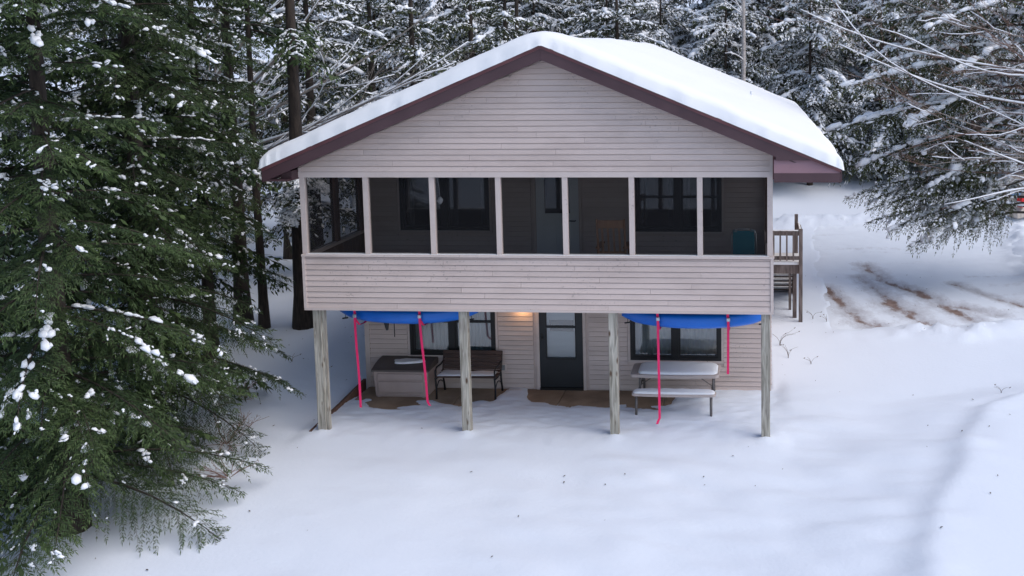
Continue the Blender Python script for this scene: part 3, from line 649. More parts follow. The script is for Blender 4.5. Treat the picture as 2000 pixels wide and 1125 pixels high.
def ribbon(pts, w, th=.004):
    P = np.asarray(pts, float); n = len(P); v = []; f = []
    for i, p in enumerate(P):
        t = P[min(i+1, n-1)]-P[max(i-1, 0)]; t /= np.linalg.norm(t)+1e-9
        nrm = np.cross(t, (1, 0, 0)); nrm /= np.linalg.norm(nrm)+1e-9
        a = np.array((w/2, 0, 0))
        v += [p-a, p+a, p+a+nrm*th, p-a+nrm*th]
    for i in range(n-1):
        b = 4*i
        for j in range(4): f.append((b+j, b+(j+1) % 4, b+4+(j+1) % 4, b+4+j))
    f += [(3, 2, 1, 0), (4*n-4, 4*n-3, 4*n-2, 4*n-1)]
    return v, f
def strap(xt, xb, zt, zb, yc, kz, label, curl=0.0):
    s = thing('cargo_strap', label, 'strap', (xt, yc, 2.2), 'pink straps holding the kayaks')
    loop = [(xt-.02, yc-.36, 2.2), (xt, yc-.365, 2.05), (xt+.01, yc-.35, kz+.13), (xt+.01, yc-.2, kz+.0), (xt+.01, yc, kz-.022), (xt+.01, yc+.2, kz+.0), (xt, yc+.35, kz+.13), (xt, yc+.365, 2.05), (xt, yc+.36, 2.2)]
    v, f = ribbon(loop, .042); mesh_obj('loop', v, f, M['pink'], s)
    n = 14; pts = []
    for i in range(n):
        t = i/(n-1); pts.append((xt+.01+(xb-xt)*t, yc-.385-.012*math.sin(t*7), 1.94+(zb-1.94)*t))
    if curl: pts += [(xb+curl*.4, yc-.42, zb-.04), (xb+curl, yc-.44, zb-.09)]
    v, f = ribbon(pts, .042); mesh_obj('tail', v, f, M['pink'], s)
    bbox('buckle', xt-.018, xt+.042, yc-.415, yc-.372, 1.925, 1.985, M['buckle'], s, .008)
strap(.62, .66, 2.2, .3, .9, 1.745, 'long pink strap tail hanging in front of the storage box corner')
strap(1.78, 1.87, 2.2, .46, .9, 1.745, 'pink strap hanging between storage box and slatted bench', .07)
strap(5.955, 5.965, 2.2, .2, .9, 1.715, 'long pink strap hanging in front of the picnic table', -.03)
strap(7.16, 7.15, 2.2, 1.0, .9, 1.715, 'short pink strap hanging between the picnic table window and the corner post')

# ------------------------------------------------------------------ patio furniture
b = thing('storage_box', 'beige resin patio storage box with dark lid against the lower wall', 'storage box', (.9, 2.1, 0))
BX0, BX1, BY0, BY1 = .36, 1.43, 1.84, 2.40
v = [(BX0+.03, BY0+.03, 0), (BX1-.03, BY0+.03, 0), (BX1-.03, BY1-.03, 0), (BX0+.03, BY1-.03, 0), (BX0, BY0, .52), (BX1, BY0, .52), (BX1, BY1, .52), (BX0, BY1, .52)]
o = mesh_obj('body', v, BOXF, M['box'], b); bv = o.modifiers.new('bevel', 'BEVEL'); bv.width = .02; bv.segments = 3
for z0, z1 in ((.1, .31), (.35, .47)):
    fy = lambda z: BY0+.03*(1-z/.52)-.03
    MB().add([(BX0+.1, fy(z0), z0), (BX1-.1, fy(z0), z0), (BX1-.1, fy(z0)+.05, z0), (BX0+.1, fy(z0)+.05, z0), (BX0+.1, fy(z1), z1), (BX1-.1, fy(z1), z1), (BX1-.1, fy(z1)+.03, z1), (BX0+.1, fy(z1)+.03, z1)], BOXF).build('front_panel', M['box'], b).modifiers.new('bevel', 'BEVEL').width = .006
pts = [(BX0+.08+i*(BX1-BX0-.16)/12, BY0+.005, .015+.05*math.sin(math.pi*i/12)) for i in range(13)]
MB().tube(pts, .012, 5).build('arched_moulding', M['box'], b)
n = 9; v = []; f = []
for i in range(n):
    a = i/(n-1); yy = BY0-.025+(BY1-BY0+.04)*a; zz = .54+.1*math.sin(math.pi*min(a*.9+.02, 1)*.62); v += [(BX0-.02, yy, zz), (BX1+.02, yy, zz), (BX1+.02, yy, .51), (BX0-.02, yy, .51)]
for i in range(n-1):
    k = 4*i
    for j in range(4): f.append((k+j, k+4+j, k+4+(j+1) % 4, k+(j+1) % 4))
f += [(0, 1, 2, 3), (4*n-1, 4*n-2, 4*n-3, 4*n-4)]
mesh_obj('lid', v, f, M['lid'], b)

def snow_pad(name, outline, z, th, label, org, segs=7):
    """low rounded snow cake over a closed outline (world xy)"""
    P = np.array(outline, float); c = P.mean(0); v = []; f = []; n = len(P)
    for k in range(segs):
        t = k/(segs-1); s = 1-.22*t**2.2 if k < segs-1 else .55
        zz = z+th*math.sin(t*math.pi/2)
        for p in P: q = c+(p-c)*s; v.append((q[0], q[1], zz+.006*math.sin(q[0]*23+q[1]*17)*t if k else zz))
    v.append((c[0], c[1], z+th))
    for k in range(segs-1):
        for i in range(n): f.append((k*n+i, k*n+(i+1) % n, (k+1)*n+(i+1) % n, (k+1)*n+i))
    for i in range(n): f.append(((segs-1)*n+i, (segs-1)*n+(i+1) % n, segs*n))
    o = mesh_obj(name, v, f, M['roof_snow'], None, True, org); tag(o, label, 'snow'); return o
def rrect(x0, x1, y0, y1, r, n=6, bulge=0.0):
    out = []
    for cx, cy, a0 in ((x1-r, y1-r, 0), (x0+r, y1-r, 90), (x0+r, y0+r, 180), (x1-r, y0+r, 270)):
        for i in range(n+1):
            a = math.radians(a0+90*i/n); out.append((cx+r*math.cos(a), cy+r*math.sin(a)))
    return out
rr = random.Random(4)
ol = [(.95+.3*math.cos(a)*(1+.18*math.sin(3*a+1)), 2.12+.13*math.sin(a)*(1+.2*math.sin(2*a))) for a in np.linspace(0, 2*math.pi, 28, endpoint=False)]
snow_pad('snow_patch', ol, .61, .04, 'oval patch of snow on the dark storage box lid', (.95, 2.12, .61))

b = thing('garden_bench', 'brown slatted bench with black iron ends under the lower window', 'bench', (2.15, 2.0, 0))
for x in (1.6, 2.735):
    mb = MB(); mb.tube([(x, 1.8, 0), (x, 1.81, .2), (x, 1.78, .38), (x, 1.77, .42)], [.022, .017, .017, .02], 6)
    mb.tube([(x, 2.32, 0), (x, 2.24, .25), (x, 2.22, .4), (x, 2.3, .62), (x, 2.34, .78)], [.022, .018, .02, .018, .016], 6)
    mb.tube([(x, 1.77, .4), (x, 2.0, .375), (x, 2.22, .39)], .018, 6); mb.tube([(x, 1.78, .41), (x, 1.78, .56), (x, 1.86, .6), (x, 2.1, .585), (x, 2.27, .6)], .016, 6)
    mb.tube([(x, 1.82, .2), (x, 1.95, .3), (x, 2.08, .28), (x, 2.22, .2)], .01, 5)
    mb.build('iron_end', M['blackiron'], b, True)
for k in range(5): y = 1.765+k*.095; z = .425-.03*math.sin(math.pi*k/4); bbox('seat_slat', 1.59, 2.745, y, y+.07, z, z+.025, M['slat'], b, .006)
for k in range(5):
    z = .46+k*.068; y = 2.215+(z-.42)*.33
    MB().add([(1.59, y-.02, z), (2.745, y-.02, z), (2.745, y, z-.004), (1.59, y, z-.004), (1.59, y+.0, z+.06), (2.745, y+.0, z+.06), (2.745, y+.022, z+.056), (1.59, y+.022, z+.056)], BOXF).build('back_slat', M['slat'], b)
ol = [(1.62+.0, 1.79), (1.9, 1.81), (2.3, 1.83), (2.7, 1.85), (2.71, 2.1), (2.45, 2.13), (2.2, 2.08), (1.95, 2.13), (1.64, 2.15)]
snow_pad('snow_patch', ol, .449, .02, 'thin snow strip lying on the slatted bench seat', (2.2, 2, .449))

t = thing('picnic_table', 'beige folding picnic table with two attached benches near the wall', 'picnic table', (6.15, 1.65, 0))
def slab(name, outline, z0, z1, m, parent, r=.012):
    n = len(outline); v = [(x, y, z0) for x, y in outline]+[(x, y, z1) for x, y in outline]
    f = [tuple(range(n-1, -1, -1)), tuple(range(n, 2*n))]+[(i, (i+1) % n, n+(i+1) % n, n+i) for i in range(n)]
    o = mesh_obj(name, v, f, m, parent); bv = o.modifiers.new('bevel', 'BEVEL'); bv.width = r; bv.segments = 3; bv.limit_method = 'ANGLE'; return o
def bowed(x0, x1, y0, y1, bow, r):
    o = rrect(x0, x1, y0, y1, r); xm = (x0+x1)/2; ym = (y0+y1)/2
    # extra points along the long sides so they bow outwards
    top = [(x1-r-(x1-x0-2*r)*i/8, y1+bow*math.sin(math.pi*i/8)) for i in range(1, 8)]; bot = [(x0+r+(x1-x0-2*r)*i/8, y0-bow*math.sin(math.pi*i/8)) for i in range(1, 8)]
    return o[:7]+top+o[7:21]+bot+o[21:]
slab('table_top', bowed(5.35, 6.97, 1.38, 2.06, .05, .08), .615, .675, M['plastic'], t)
for y0, y1 in ((1.0, 1.23), (2.2, 2.41)): slab('bench_seat', bowed(5.42, 6.93, y0, y1, .025, .07), .4, .445, M['plastic'], t)
for x in (5.5, 6.84):
    MB().tube([(x, 1.1, .4), (x, 1.05, .0)], [.026, .022], 8).build('leg', M['tube'], t, True); MB().tube([(x, 2.3, .4), (x, 2.36, .0)], [.026, .022], 8).build('leg', M['tube'], t, True)
    MB().tube([(x, 1.03, .38), (x, 1.4, .36), (x, 2.05, .36), (x, 2.38, .38)], .02, 8).build('cross_bar', M['tube'], t, True)
    MB().tube([(x+.02, 1.5, .36), (x+.02, 1.5, .615)], .02, 8).tube([(x+.02, 1.95, .36), (x+.02, 1.95, .615)], .02, 8).build('upright', M['tube'], t, True)
    s = 1 if x < 6 else -1
    MB().tube([(x+.02*s, 1.7, .38), (x+.36*s, 1.7, .615)], .009, 6).build('brace', M['tube'], t, True)
snow_pad('snow_cake', [(x if x > 5.7 else 5.7-(5.7-x)*.72, y) for x, y in bowed(5.4, 6.94, 1.42, 2.02, .04, .12)], .676, .05, 'smooth snow cake covering the picnic table top', (6.15, 1.7, .676))
snow_pad('snow_cake', bowed(5.44, 6.91, 1.02, 1.21, .02, .07), .446, .04, 'narrow snow strip on the picnic table bench facing the yard', (6.15, 1.1, .446))

# ------------------------------------------------------------------ things on the screened porch
c = thing('rocking_chair', 'wooden slat back rocking chair behind the porch screen', 'rocking chair', (5.1, 1.3, 2.45))
for s in (-1, 1):
    x = 5.12+s*.24
    MB().tube([(x, 1.0, 2.5), (x-.0, .98, 2.85), (x, .94, 3.2), (x, .86, 3.62)], [.022, .022, .02, .018], 8).build('back_post', M['rocker'], c, True)
    MB().tube([(x, 1.45, 2.5), (x, 1.46, 3.08)], .02, 8).build('front_leg', M['rocker'], c, True)
    MB().box(x-.04, x+.04, .92, 1.5, 3.08, 3.105).build('armrest', M['rocker'], c)
    MB().tube([(x, .62, 2.56), (x, .9, 2.49), (x, 1.2, 2.47), (x, 1.5, 2.49), (x, 1.75, 2.55)], .022, 6).build('rocker_runner', M['rocker'], c, True)
box('headrest', 4.9, 5.34, .855, .885, 3.46, 3.6, M['rocker'], c)
box('seat', 4.86, 5.38, .98, 1.5, 2.84, 2.875, M['rocker'], c); box('lower_back_rail', 4.9, 5.34, .965, .99, 2.97, 3.03, M['rocker'], c)
for k in range(4):
    x = 4.97+k*.1; MB().add([(x-.017, .965, 3.03), (x+.017, .965, 3.03), (x+.017, .98, 3.03), (x-.017, .98, 3.03), (x-.017, .862, 3.46), (x+.017, .862, 3.46), (x+.017, .877, 3.46), (x-.017, .877, 3.46)], BOXF).build('back_slat', M['rocker'], c)
c = thing('folding_lounger', 'teal folding lounge chair with silver tube frame on the porch', 'lounge chair', (7.43, 1.1, 2.45))
o = slab('fabric_panel', [(0, 0)]*0 or [(7.24, 1.0), (7.62, 1.0), (7.62, 1.015), (7.24, 1.015)], 2.75, 3.4, M['teal'], c, .004)
for s in (-1, 1):
    x = 7.43+s*.215; MB().tube([(x, 1.03, 2.46), (x, 1.03, 3.33), (x-s*.03, 1.03, 3.4), (x-s*.1, 1.03, 3.425)], .012, 8).build('frame_tube', M['silver'], c, True)
    MB().tube([(x-s*.03, .992, 3.32), (x-s*.03, .992, 3.385), (x-s*.1, .992, 3.385)], .006, 6).build('corner_lacing', M['silver'], c, True)
    MB().tube([(x, 1.04, 2.46), (x, 1.5, 2.75)], .012, 8).build('leg', M['silver'], c, True)
MB().tube([(7.33, 1.03, 3.425), (7.53, 1.03, 3.425)], .012, 8).build('top_tube', M['silver'], c, True); box('seat_fabric', 7.24, 7.62, 1.04, 1.6, 2.74, 2.75, M['teal'], c)
c = thing('hanging_bag', 'small crumpled white bag hanging beside a porch post', 'bag', (2.33, .2, 4.0))
rg = np.random.default_rng(8); v = []; f = []
for i in range(6):
    for j in range(8):
        a = j/8*2*math.pi; r_ = .055*math.sin((i+.6)/6.2*math.pi)*(1+.35*(rg.random()-.5)); v.append((2.335+r_*math.cos(a), .2+r_*.7*math.sin(a), 3.98+i*.024+.01*rg.random()))
for i in range(5):
    for j in range(8): f.append((i*8+j, i*8+(j+1) % 8, (i+1)*8+(j+1) % 8, (i+1)*8+j))
f += [tuple(range(7, -1, -1)), tuple(40+j for j in range(8))]
mesh_obj('bag', v, f, M['white'], c); MB().tube([(2.335, .2, 4.1), (2.33, .17, 4.3), (2.32, .1, 4.47)], .003, 4).build('string', M['white'], c)
c = thing('patio_edging', 'sloping timber edging between the patio and the snowy bank', 'edging', (-.03, 1.2, 0)); 
for k in range(2): MB().add([(-.06, .02+k*1.2, -.1), (-.01, .02+k*1.2, -.1), (-.01, 1.2+k*1.2, -.1), (-.06, 1.2+k*1.2, -.1), (-.06, .02+k*1.2, .05+.05*k), (-.01, .02+k*1.2, .05+.05*k), (-.01, 1.2+k*1.2, .1+.07*k), (-.06, 1.2+k*1.2, .1+.07*k)], BOXF).build('edging_board', M['porchwood'], c)

# ------------------------------------------------------------------ parked car at the end of the drive
cz = .5; hd = np.array([.88, .475]); hd /= np.linalg.norm(hd); sdv = np.array([hd[1], -hd[0]])     # heading, right-hand side
rc = np.array([16.62, 17.7])                                                                    # rear right corner on the ground
car = thing('parked_car', 'champagne estate car parked nose away at the end of the drive', 'car', (rc[0]+1.5, rc[1]+1.5, cz))
def cw(l, w, z): p = rc+hd*l-sdv*w; return (p[0], p[1], cz+z)     # l forward from the tail, w to the left of the right side
prof = [(.0, .32), (-.02, .55), (.06, .62), (.08, .95), (.42, 1.48), (.7, 1.55), (2.1, 1.56), (2.75, 1.12), (3.0, 1.02), (4.2, .88), (4.4, .7), (4.42, .3)]
def cshape(name, pr, w0, w1, m, inset=0.0, parent=car, bev=.04):
    n = len(pr); v = [cw(l, w0+(inset if z > 1.0 else 0), z) for l, z in pr]+[cw(l, w1-(inset if z > 1.0 else 0), z) for l, z in pr]
    f = [tuple(range(n)), tuple(range(2*n-1, n-1, -1))]+[(i, n+i, n+(i+1) % n, (i+1) % n) for i in range(n)]
    o = mesh_obj(name, v, f, m, parent); b_ = o.modifiers.new('bevel', 'BEVEL'); b_.width = bev; b_.segments = 2; return o
cshape('body', prof, 0, 1.75, M['car'], .16)
cshape('bumper', [(-.12, .3), (-.14, .5), (.05, .56), (.1, .3)], .02, 1.73, M['car'], 0, car, .03)
cshape('rear_window', [(.1, 1.0), (.41, 1.43), (.47, 1.43), (.16, 1.0)], .22, 1.53, M['darkglass'], 0, car, .005)
cshape('side_window', [(.5, 1.05), (.62, 1.44), (2.05, 1.46), (2.6, 1.08)], .08, .1, M['black'], 0, car, .004)
for w0 in (.02, 1.52): cshape('tail_light', [(-.0, .68), (.02, 1.0), (.14, 1.0), (.12, .68)], w0-.035, w0+.2, M['red'], 0, car, .01)
cshape('number_plate', [(-.16, .36), (-.155, .48), (-.14, .48), (-.145, .36)], .65, 1.1, M['white'], 0, car, .003)
for l in (.85, 3.5):
    for w0 in (-.01, 1.58):
        a = [cw(l+.31*math.cos(q), w0, .31+.31*math.sin(q)) for q in np.linspace(0, 2*math.pi, 20, endpoint=False)]; b_ = [cw(l+.31*math.cos(q), w0+.19, .31+.31*math.sin(q)) for q in np.linspace(0, 2*math.pi, 20, endpoint=False)]
        n = 20; wh = mesh_obj('wheel', a+b_, [tuple(range(n)), tuple(range(2*n-1, n-1, -1))]+[(i, n+i, n+(i+1) % n, (i+1) % n) for i in range(n)], M['tyre'], car)
        a = [cw(l+.19*math.cos(q), w0-.012, .31+.19*math.sin(q)) for q in np.linspace(0, 2*math.pi, 14, endpoint=False)]; b_ = [cw(l+.19*math.cos(q), w0+.202, .31+.19*math.sin(q)) for q in np.linspace(0, 2*math.pi, 14, endpoint=False)]
        n = 14; mesh_obj('rim', a+b_, [tuple(range(n)), tuple(range(2*n-1, n-1, -1))]+[(i, n+i, n+(i+1) % n, (i+1) % n) for i in range(n)], M['rim'], wh)

# ------------------------------------------------------------------ trees
def unit(v): return v/(np.linalg.norm(v, axis=-1, keepdims=True)+1e-9)
def ico(sub):
    t = (1+5**.5)/2
    v = [(-1, t, 0), (1, t, 0), (-1, -t, 0), (1, -t, 0), (0, -1, t), (0, 1, t), (0, -1, -t), (0, 1, -t), (t, 0, -1), (t, 0, 1), (-t, 0, -1), (-t, 0, 1)]
    f = [(0, 11, 5), (0, 5, 1), (0, 1, 7), (0, 7, 10), (0, 10, 11), (1, 5, 9), (5, 11, 4), (11, 10, 2), (10, 7, 6), (7, 1, 8), (3, 9, 4), (3, 4, 2), (3, 2, 6), (3, 6, 8), (3, 8, 9), (4, 9, 5), (2, 4, 11), (6, 2, 10), (8, 6, 7), (9, 8, 1)]
    v = [tuple(np.array(p)/np.linalg.norm(p)) for p in v]
    for _ in range(sub):
        mid = {}; nf = []
        def m_(a, b):
            k = (min(a, b), max(a, b))
            if k not in mid: q = np.array(v[a])+np.array(v[b]); v.append(tuple(q/np.linalg.norm(q))); mid[k] = len(v)-1
            return mid[k]
        for a, b, c_ in f: x, y, z = m_(a, b), m_(b, c_), m_(c_, a); nf += [(a, x, z), (b, y, x), (c_, z, y), (x, y, z)]
        f = nf
    return np.array(v), np.array(f)
ICO0, ICO1 = ico(0), ico(1)

def make_bough(rng, L, sp, tw, twd, ts, droop=.35, hang=.5, wmax=.34, tmin=.06):
    """a hemlock bough along +x: twig kites, thin stems and places where snow can lie"""
    tv = []; tone = []; stems = []; pads = []
    a0 = rng.uniform(.02, .14); wy = rng.uniform(-.12, .12)
    ax = lambda t: np.array([L*t, wy*L*t*t, a0*L*t-droop*L*t*t])
    stems.append(([ax(t) for t in np.linspace(0, .97, 7)], np.linspace(.014*L**.8, .003, 7)))
    for side in (-1, 1):
        s = tmin*L+rng.uniform(0, sp)
        while s < L*.985:
            t = s/L; p0 = ax(t)
            lb = L*wmax*(min(1, (t+.05)/.3)**.6*(1-t)**.7+.05)*rng.uniform(.65, 1.2)
            an = math.radians(rng.uniform(42, 66)); dz = rng.uniform(-.35, .06)
            dr = unit(np.array([math.cos(an), side*math.sin(an), dz]))
            hk = hang*rng.uniform(.4, 1.3)
            n = max(2, int(lb/ts)); u = (np.arange(n)+rng.random(n)*.6)*lb/n
            bp = lambda q: p0+dr*q+np.array([0, 0, -hk*q*q/max(lb, .1)])
            stems.append(([bp(0), bp(lb*.5), bp(lb*.97)], np.array([.0045, .003, .0015])))
            pts = p0+dr*u[:, None]; pts[:, 2] -= hk*u*u/max(lb, .1)
            loc = unit(dr+np.stack([np.zeros(n), np.zeros(n), -2*hk*u/max(lb, .1)], -1))
            up = np.array([0, 0, 1.])+.35*rng.standard_normal((n, 3)); lat = unit(np.cross(up, loc))
            for sg in (-1, 1):
                f_ = rng.uniform(.5, .9, (n, 1)); dd = unit(loc*f_+sg*lat*(1.15-f_*.6)+np.stack([0*u, 0*u, -rng.uniform(.05, .55, n)], -1))
                ln = tw*(.55+.65*(1-u/lb))*rng.uniform(.7, 1.3, n)
                wv = unit(np.cross(dd, up+.5*rng.standard_normal((n, 3))))*twd*rng.uniform(.7, 1.2, (n, 1))
                q = np.stack([pts, pts+dd*ln[:, None]*.42+wv, pts+dd*ln[:, None], pts+dd*ln[:, None]*.42-wv], 1)
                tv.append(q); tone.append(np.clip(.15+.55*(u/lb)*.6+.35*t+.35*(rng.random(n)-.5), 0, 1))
            # end twig
            e = bp(lb); de = loc[-1]; wv = unit(np.cross(de, up[-1]))*twd
            tv.append(np.stack([e-de*.03, e+de*tw*.3+wv, e+de*tw*.8, e+de*tw*.3-wv], 0)[None]); tone.append(np.array([.75]))
            if lb > .12:
                for q in np.arange(.25, 1.0, .33): pads.append((bp(lb*q*rng.uniform(.7, 1.05)), unit(dr+np.array([0, 0, -2*hk*q])), rng.uniform(.5, 1.2)*lb*.22+.03, t))
            s += sp*rng.uniform(.6, 1.4)
    axp = [(ax(t)+np.array([0, 0, .01]), unit(ax(t+.02)-ax(t)), .05*L**.35*rng.uniform(.6, 1.4), t) for t in np.linspace(.12, .97, int(16*L**.75))]
    return dict(tv=np.concatenate(tv), tone=np.concatenate(tone), stems=stems, pads=pads, axp=axp)

def stem_mesh(bgh, n=3):
    V = []; F_ = []; k = 0
    for pts, r in bgh['stems']:
        v, f = tube(pts, r, n); f = [q for q in f if len(q) == 4]
        V += v; F_ += [tuple(i+k for i in q) for q in f]; k += len(v)
    return np.array(V), np.array(F_)

def blobs(centres, dirs, la, wi, he, rng, tmpl):
    """snow lumps: ellipsoids stretched along dirs, flattened in z"""
    tv, tf = tmpl; n = len(centres)
    d = unit(dirs); l = unit(np.cross(np.array([0, 0, 1.]), d)); u = np.cross(d, l)
    loc = tv[None]*(1+.2*rng.standard_normal((n, len(tv), 1)))
    V = centres[:, None]+d[:, None]*(loc[..., 0:1]*la[:, None, None])+l[:, None]*(loc[..., 1:2]*wi[:, None, None])+u[:, None]*(np.maximum(loc[..., 2:3], -.45)*he[:, None, None])
    F_ = tf[None]+(np.arange(n)*len(tv))[:, None, None]
    return V.reshape(-1, 3), F_.reshape(-1, 3)

def place(V, yaw_, pitch, roll_, sc, loc):
    cy, sy, cp, sp_, cr_, sr = math.cos(yaw_), math.sin(yaw_), math.cos(pitch), math.sin(pitch), math.cos(roll_), math.sin(roll_)
    Rz = np.array([[cy, -sy, 0], [sy, cy, 0], [0, 0, 1]]); Ry = np.array([[cp, 0, -sp_], [0, 1, 0], [sp_, 0, cp]]); Rx = np.array([[1, 0, 0], [0, cr_, -sr], [0, sr, cr_]])
    return (V*sc)@(Rz@Ry@Rx).T+np.asarray(loc)

def trunk_mesh(Ht, r0, rng, lean=.02, n=10):
    k = 14; z = np.linspace(-.3, Ht, k); wx = np.cumsum(rng.standard_normal(k))*lean*.4; wy = np.cumsum(rng.standard_normal(k))*lean*.4
    wx -= wx[1]; wy -= wy[1]
    r = r0*(1-.93*np.clip(z/Ht, 0, 1))*(1+.5*np.exp(-np.maximum(z, 0)/.35))
    return np.stack([wx, wy, z], -1), r

def hemlock_meshes(nm, rng, boughs, Ht, r0, z0, spec, snow_p, kite_p, axis_p, blob_t=ICO0, needle=None, padscale=1.0, lift=.012, stems=True, kmix=1.0, nblob=None):
    """spec: list of (z, yaw, pitch, scale, bough index, roll).  Returns trunk, crown, snow meshes (local to the base)"""
    P, r = trunk_mesh(Ht, r0, rng); tv, tf = tube(P, r, 10)
    at = lambda z: np.array([np.interp(z, P[:, 2], P[:, 0]), np.interp(z, P[:, 2], P[:, 1]), z])
    CV = []; CT = []; SV = []; SF = []; KV = []; BV = []; BF = []; ks = 0; kb = 0
    cc = []; cd = []; cl = []; cw_ = []; ch = []; bg_ = []
    for z, yw, pt, sc, bi, rl in spec:
        b_ = boughs[bi]; o = at(z); q = b_['tv']; n = len(q)
        V = place(q.reshape(-1, 3), yw, pt, rl, sc, o); CV.append(V); CT.append(np.repeat(np.clip(b_['tone']+.18*(rng.random()-.5), 0, 1), 4))
        if stems:
            sv, sf = b_['sm']; SV.append(place(sv, yw, pt, rl, sc, o)); SF.append(sf+ks); ks += len(sv)
        Q = V.reshape(n, 4, 3)
        sp_here = snow_p*rng.uniform(.4, 1.6)
        # dusted twigs: a thin white kite just above the needles, in patches
        if kite_p:
            ph = rng.uniform(0, 9); c_ = Q[:, 0]
            patch = np.sin(c_[:, 0]*5+ph)*np.sin(c_[:, 1]*5.5+ph*2)*.5+.5
            k_ = rng.random(n) < kite_p*(.35+1.3*patch)
            q2 = Q[k_]; ctr = q2.mean(1, keepdims=True); q2 = ctr+(q2-ctr)*kmix+np.array([0, 0, lift]); KV.append(q2.reshape(-1, 3))
        for pos, dr, ln, t in b_['pads']:
            if rng.random() < sp_here:
                p_ = place(pos[None], yw, pt, rl, sc, o)[0]; d_ = place(dr[None], yw, pt, rl, 1, (0, 0, 0))[0]; big = rng.random()**3
                for _ in range(rng.integers(2, 7) if nblob is None else nblob):
                    a_ = padscale*(.01+.05*big*rng.random()+.014*rng.random())
                    cc.append(p_+d_*rng.uniform(-1, 1)*(a_+.03)+.6*a_*rng.standard_normal(3)*np.array([1, 1, .3])); cd.append(d_+.5*rng.standard_normal(3)); cl.append(a_*rng.uniform(.9, 1.5)); cw_.append(a_*rng.uniform(.7, 1.2)); ch.append(a_*rng.uniform(.4, .8)); bg_.append(False)
        if rng.random() < axis_p:
            ra = rng.uniform(.25, .9)
            for pos, dr, ln, t in b_['axp']:
                if abs(t-ra) < .3 and rng.random() < .7:
                    ln = ln*rng.uniform(.4, 1.1); pos = pos+ln*.7*rng.standard_normal(3)*np.array([1, 1, .2])
                    cc.append(place(pos[None], yw, pt, rl, sc, o)[0]); cd.append(place(dr[None], yw, pt, rl, 1, (0, 0, 0))[0]); cl.append(ln*1.5*padscale); cw_.append(ln*rng.uniform(.6, 1.1)*padscale); ch.append(ln*rng.uniform(.5, .9)*padscale); bg_.append(True)
    me_t = bpy.data.meshes.new(nm+'_trunk'); me_t.from_pydata(tv, [], tf); me_t.polygons.foreach_set('use_smooth', [True]*len(me_t.polygons)); me_t.materials.append(M['bark'])
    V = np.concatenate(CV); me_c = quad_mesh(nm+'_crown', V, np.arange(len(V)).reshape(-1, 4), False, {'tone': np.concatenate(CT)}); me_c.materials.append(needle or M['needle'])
    me_b = None
    if stems: me_b = quad_mesh(nm+'_twigs', np.concatenate(SV), np.concatenate(SF), True); me_b.materials.append(M['bark'])
    me_s = None
    parts = []
    if cc:
        V1, F1 = np.zeros((0, 3)), np.zeros((0, 3), int); bg_ = np.array(bg_)
        for mk, tm in ((~bg_, ICO0), (bg_, blob_t)):
            if mk.any():
                a_, b_ = blobs(np.array(cc)[mk], np.array(cd)[mk], np.array(cl)[mk], np.array(cw_)[mk], np.array(ch)[mk], rng, tm); F1 = np.concatenate([F1, b_+len(V1)]); V1 = np.concatenate([V1, a_])
        V1[:, 2] += .01
    else: V1, F1 = np.zeros((0, 3)), np.zeros((0, 3), int)
    if KV:
        K = np.concatenate(KV); m = len(K)//4; q = np.arange(m*4).reshape(m, 4); FK = np.concatenate([q[:, [0, 1, 2]], q[:, [0, 2, 3]]])+len(V1); V1 = np.concatenate([V1, K]); F1 = np.concatenate([F1, FK])
    if len(V1): me_s = quad_mesh(nm+'_snow', V1, F1, True); me_s.materials.append(M['tree_snow'])
    return me_t, me_b, me_c, me_s
def put_tree(name, meshes, loc, label, group, rz=0.0, sc=1.0):
    o = thing(name, label, 'tree', loc, group); o.rotation_euler = (0, 0, rz); o.scale = (sc, sc, sc)
    for nm, me in zip(('trunk', 'limbs', 'crown', 'snow'), meshes):
        if me is None: continue
        c_ = bpy.data.objects.new(nm, me); COL.objects.link(c_); c_.parent = o
        if nm != 'trunk': c_['kind'] = 'stuff'
    return o

rng = np.random.default_rng(21)
near_b = [make_bough(rng, L, .07, .09, .0072, .027, dr, hg) for L, dr, hg in ((1.3, .25, .35), (1.8, .3, .42), (2.3, .34, .4), (2.3, .24, .5), (2.8, .32, .45))]
far_b = [make_bough(rng, L, .17, .17, .03, .085, dr, hg) for L, dr, hg in ((1.6, .3, .5), (2.4, .35, .6), (3.2, .35, .6), (3.0, .25, .9))]
for b_ in near_b: b_['sm'] = stem_mesh({'stems': b_['stems'][:1]+b_['stems'][1::2]})
for b_ in far_b: b_['sm'] = stem_mesh({'stems': b_['stems'][:1]+b_['stems'][1::3]})
def crown_spec(rng, Ht, z0, zvis, Lmax, lens, per_m, droop=-.12, shape=.75):
    out = []; z = z0
    while z < Ht*.98:
        t = (z-z0)/(Ht-z0); L = Lmax*(1-t)**shape*rng.uniform(.7, 1.12)+.15
        bi = int(np.argmin([abs(L-l) + rng.uniform(0, .5) for l in lens])); sc = L/lens[bi]
        out.append((z, rng.uniform(0, 2*math.pi), droop+.35*t+rng.uniform(-.12, .12), sc, bi, rng.uniform(-.25, .25)))
        z += 1/(per_m if z < zvis else per_m*.25)*rng.uniform(.5, 1.5)
    return out
def coarse(spec, x, y):
    out = []; v = np.array([7.6-x, -15.7-y]); v /= np.linalg.norm(v)
    for z, yw, pt, sc, bi, rl in spec:
        mx_, my_ = x+.6*sc*NL[bi]*math.cos(yw), y+.6*sc*NL[bi]*math.sin(yw)
        if z > 8.6 or mx_ < -2.4-.8*(my_+4.4) or math.cos(yw)*v[0]+math.sin(yw)*v[1] < -.25:
            L = sc*NL[bi]; k = 0 if L < 1.9 else 1; out.append((z, yw, pt, L/FL[k], 5+k, rl))
        else: out.append((z, yw, pt, sc, bi, rl))
    return out
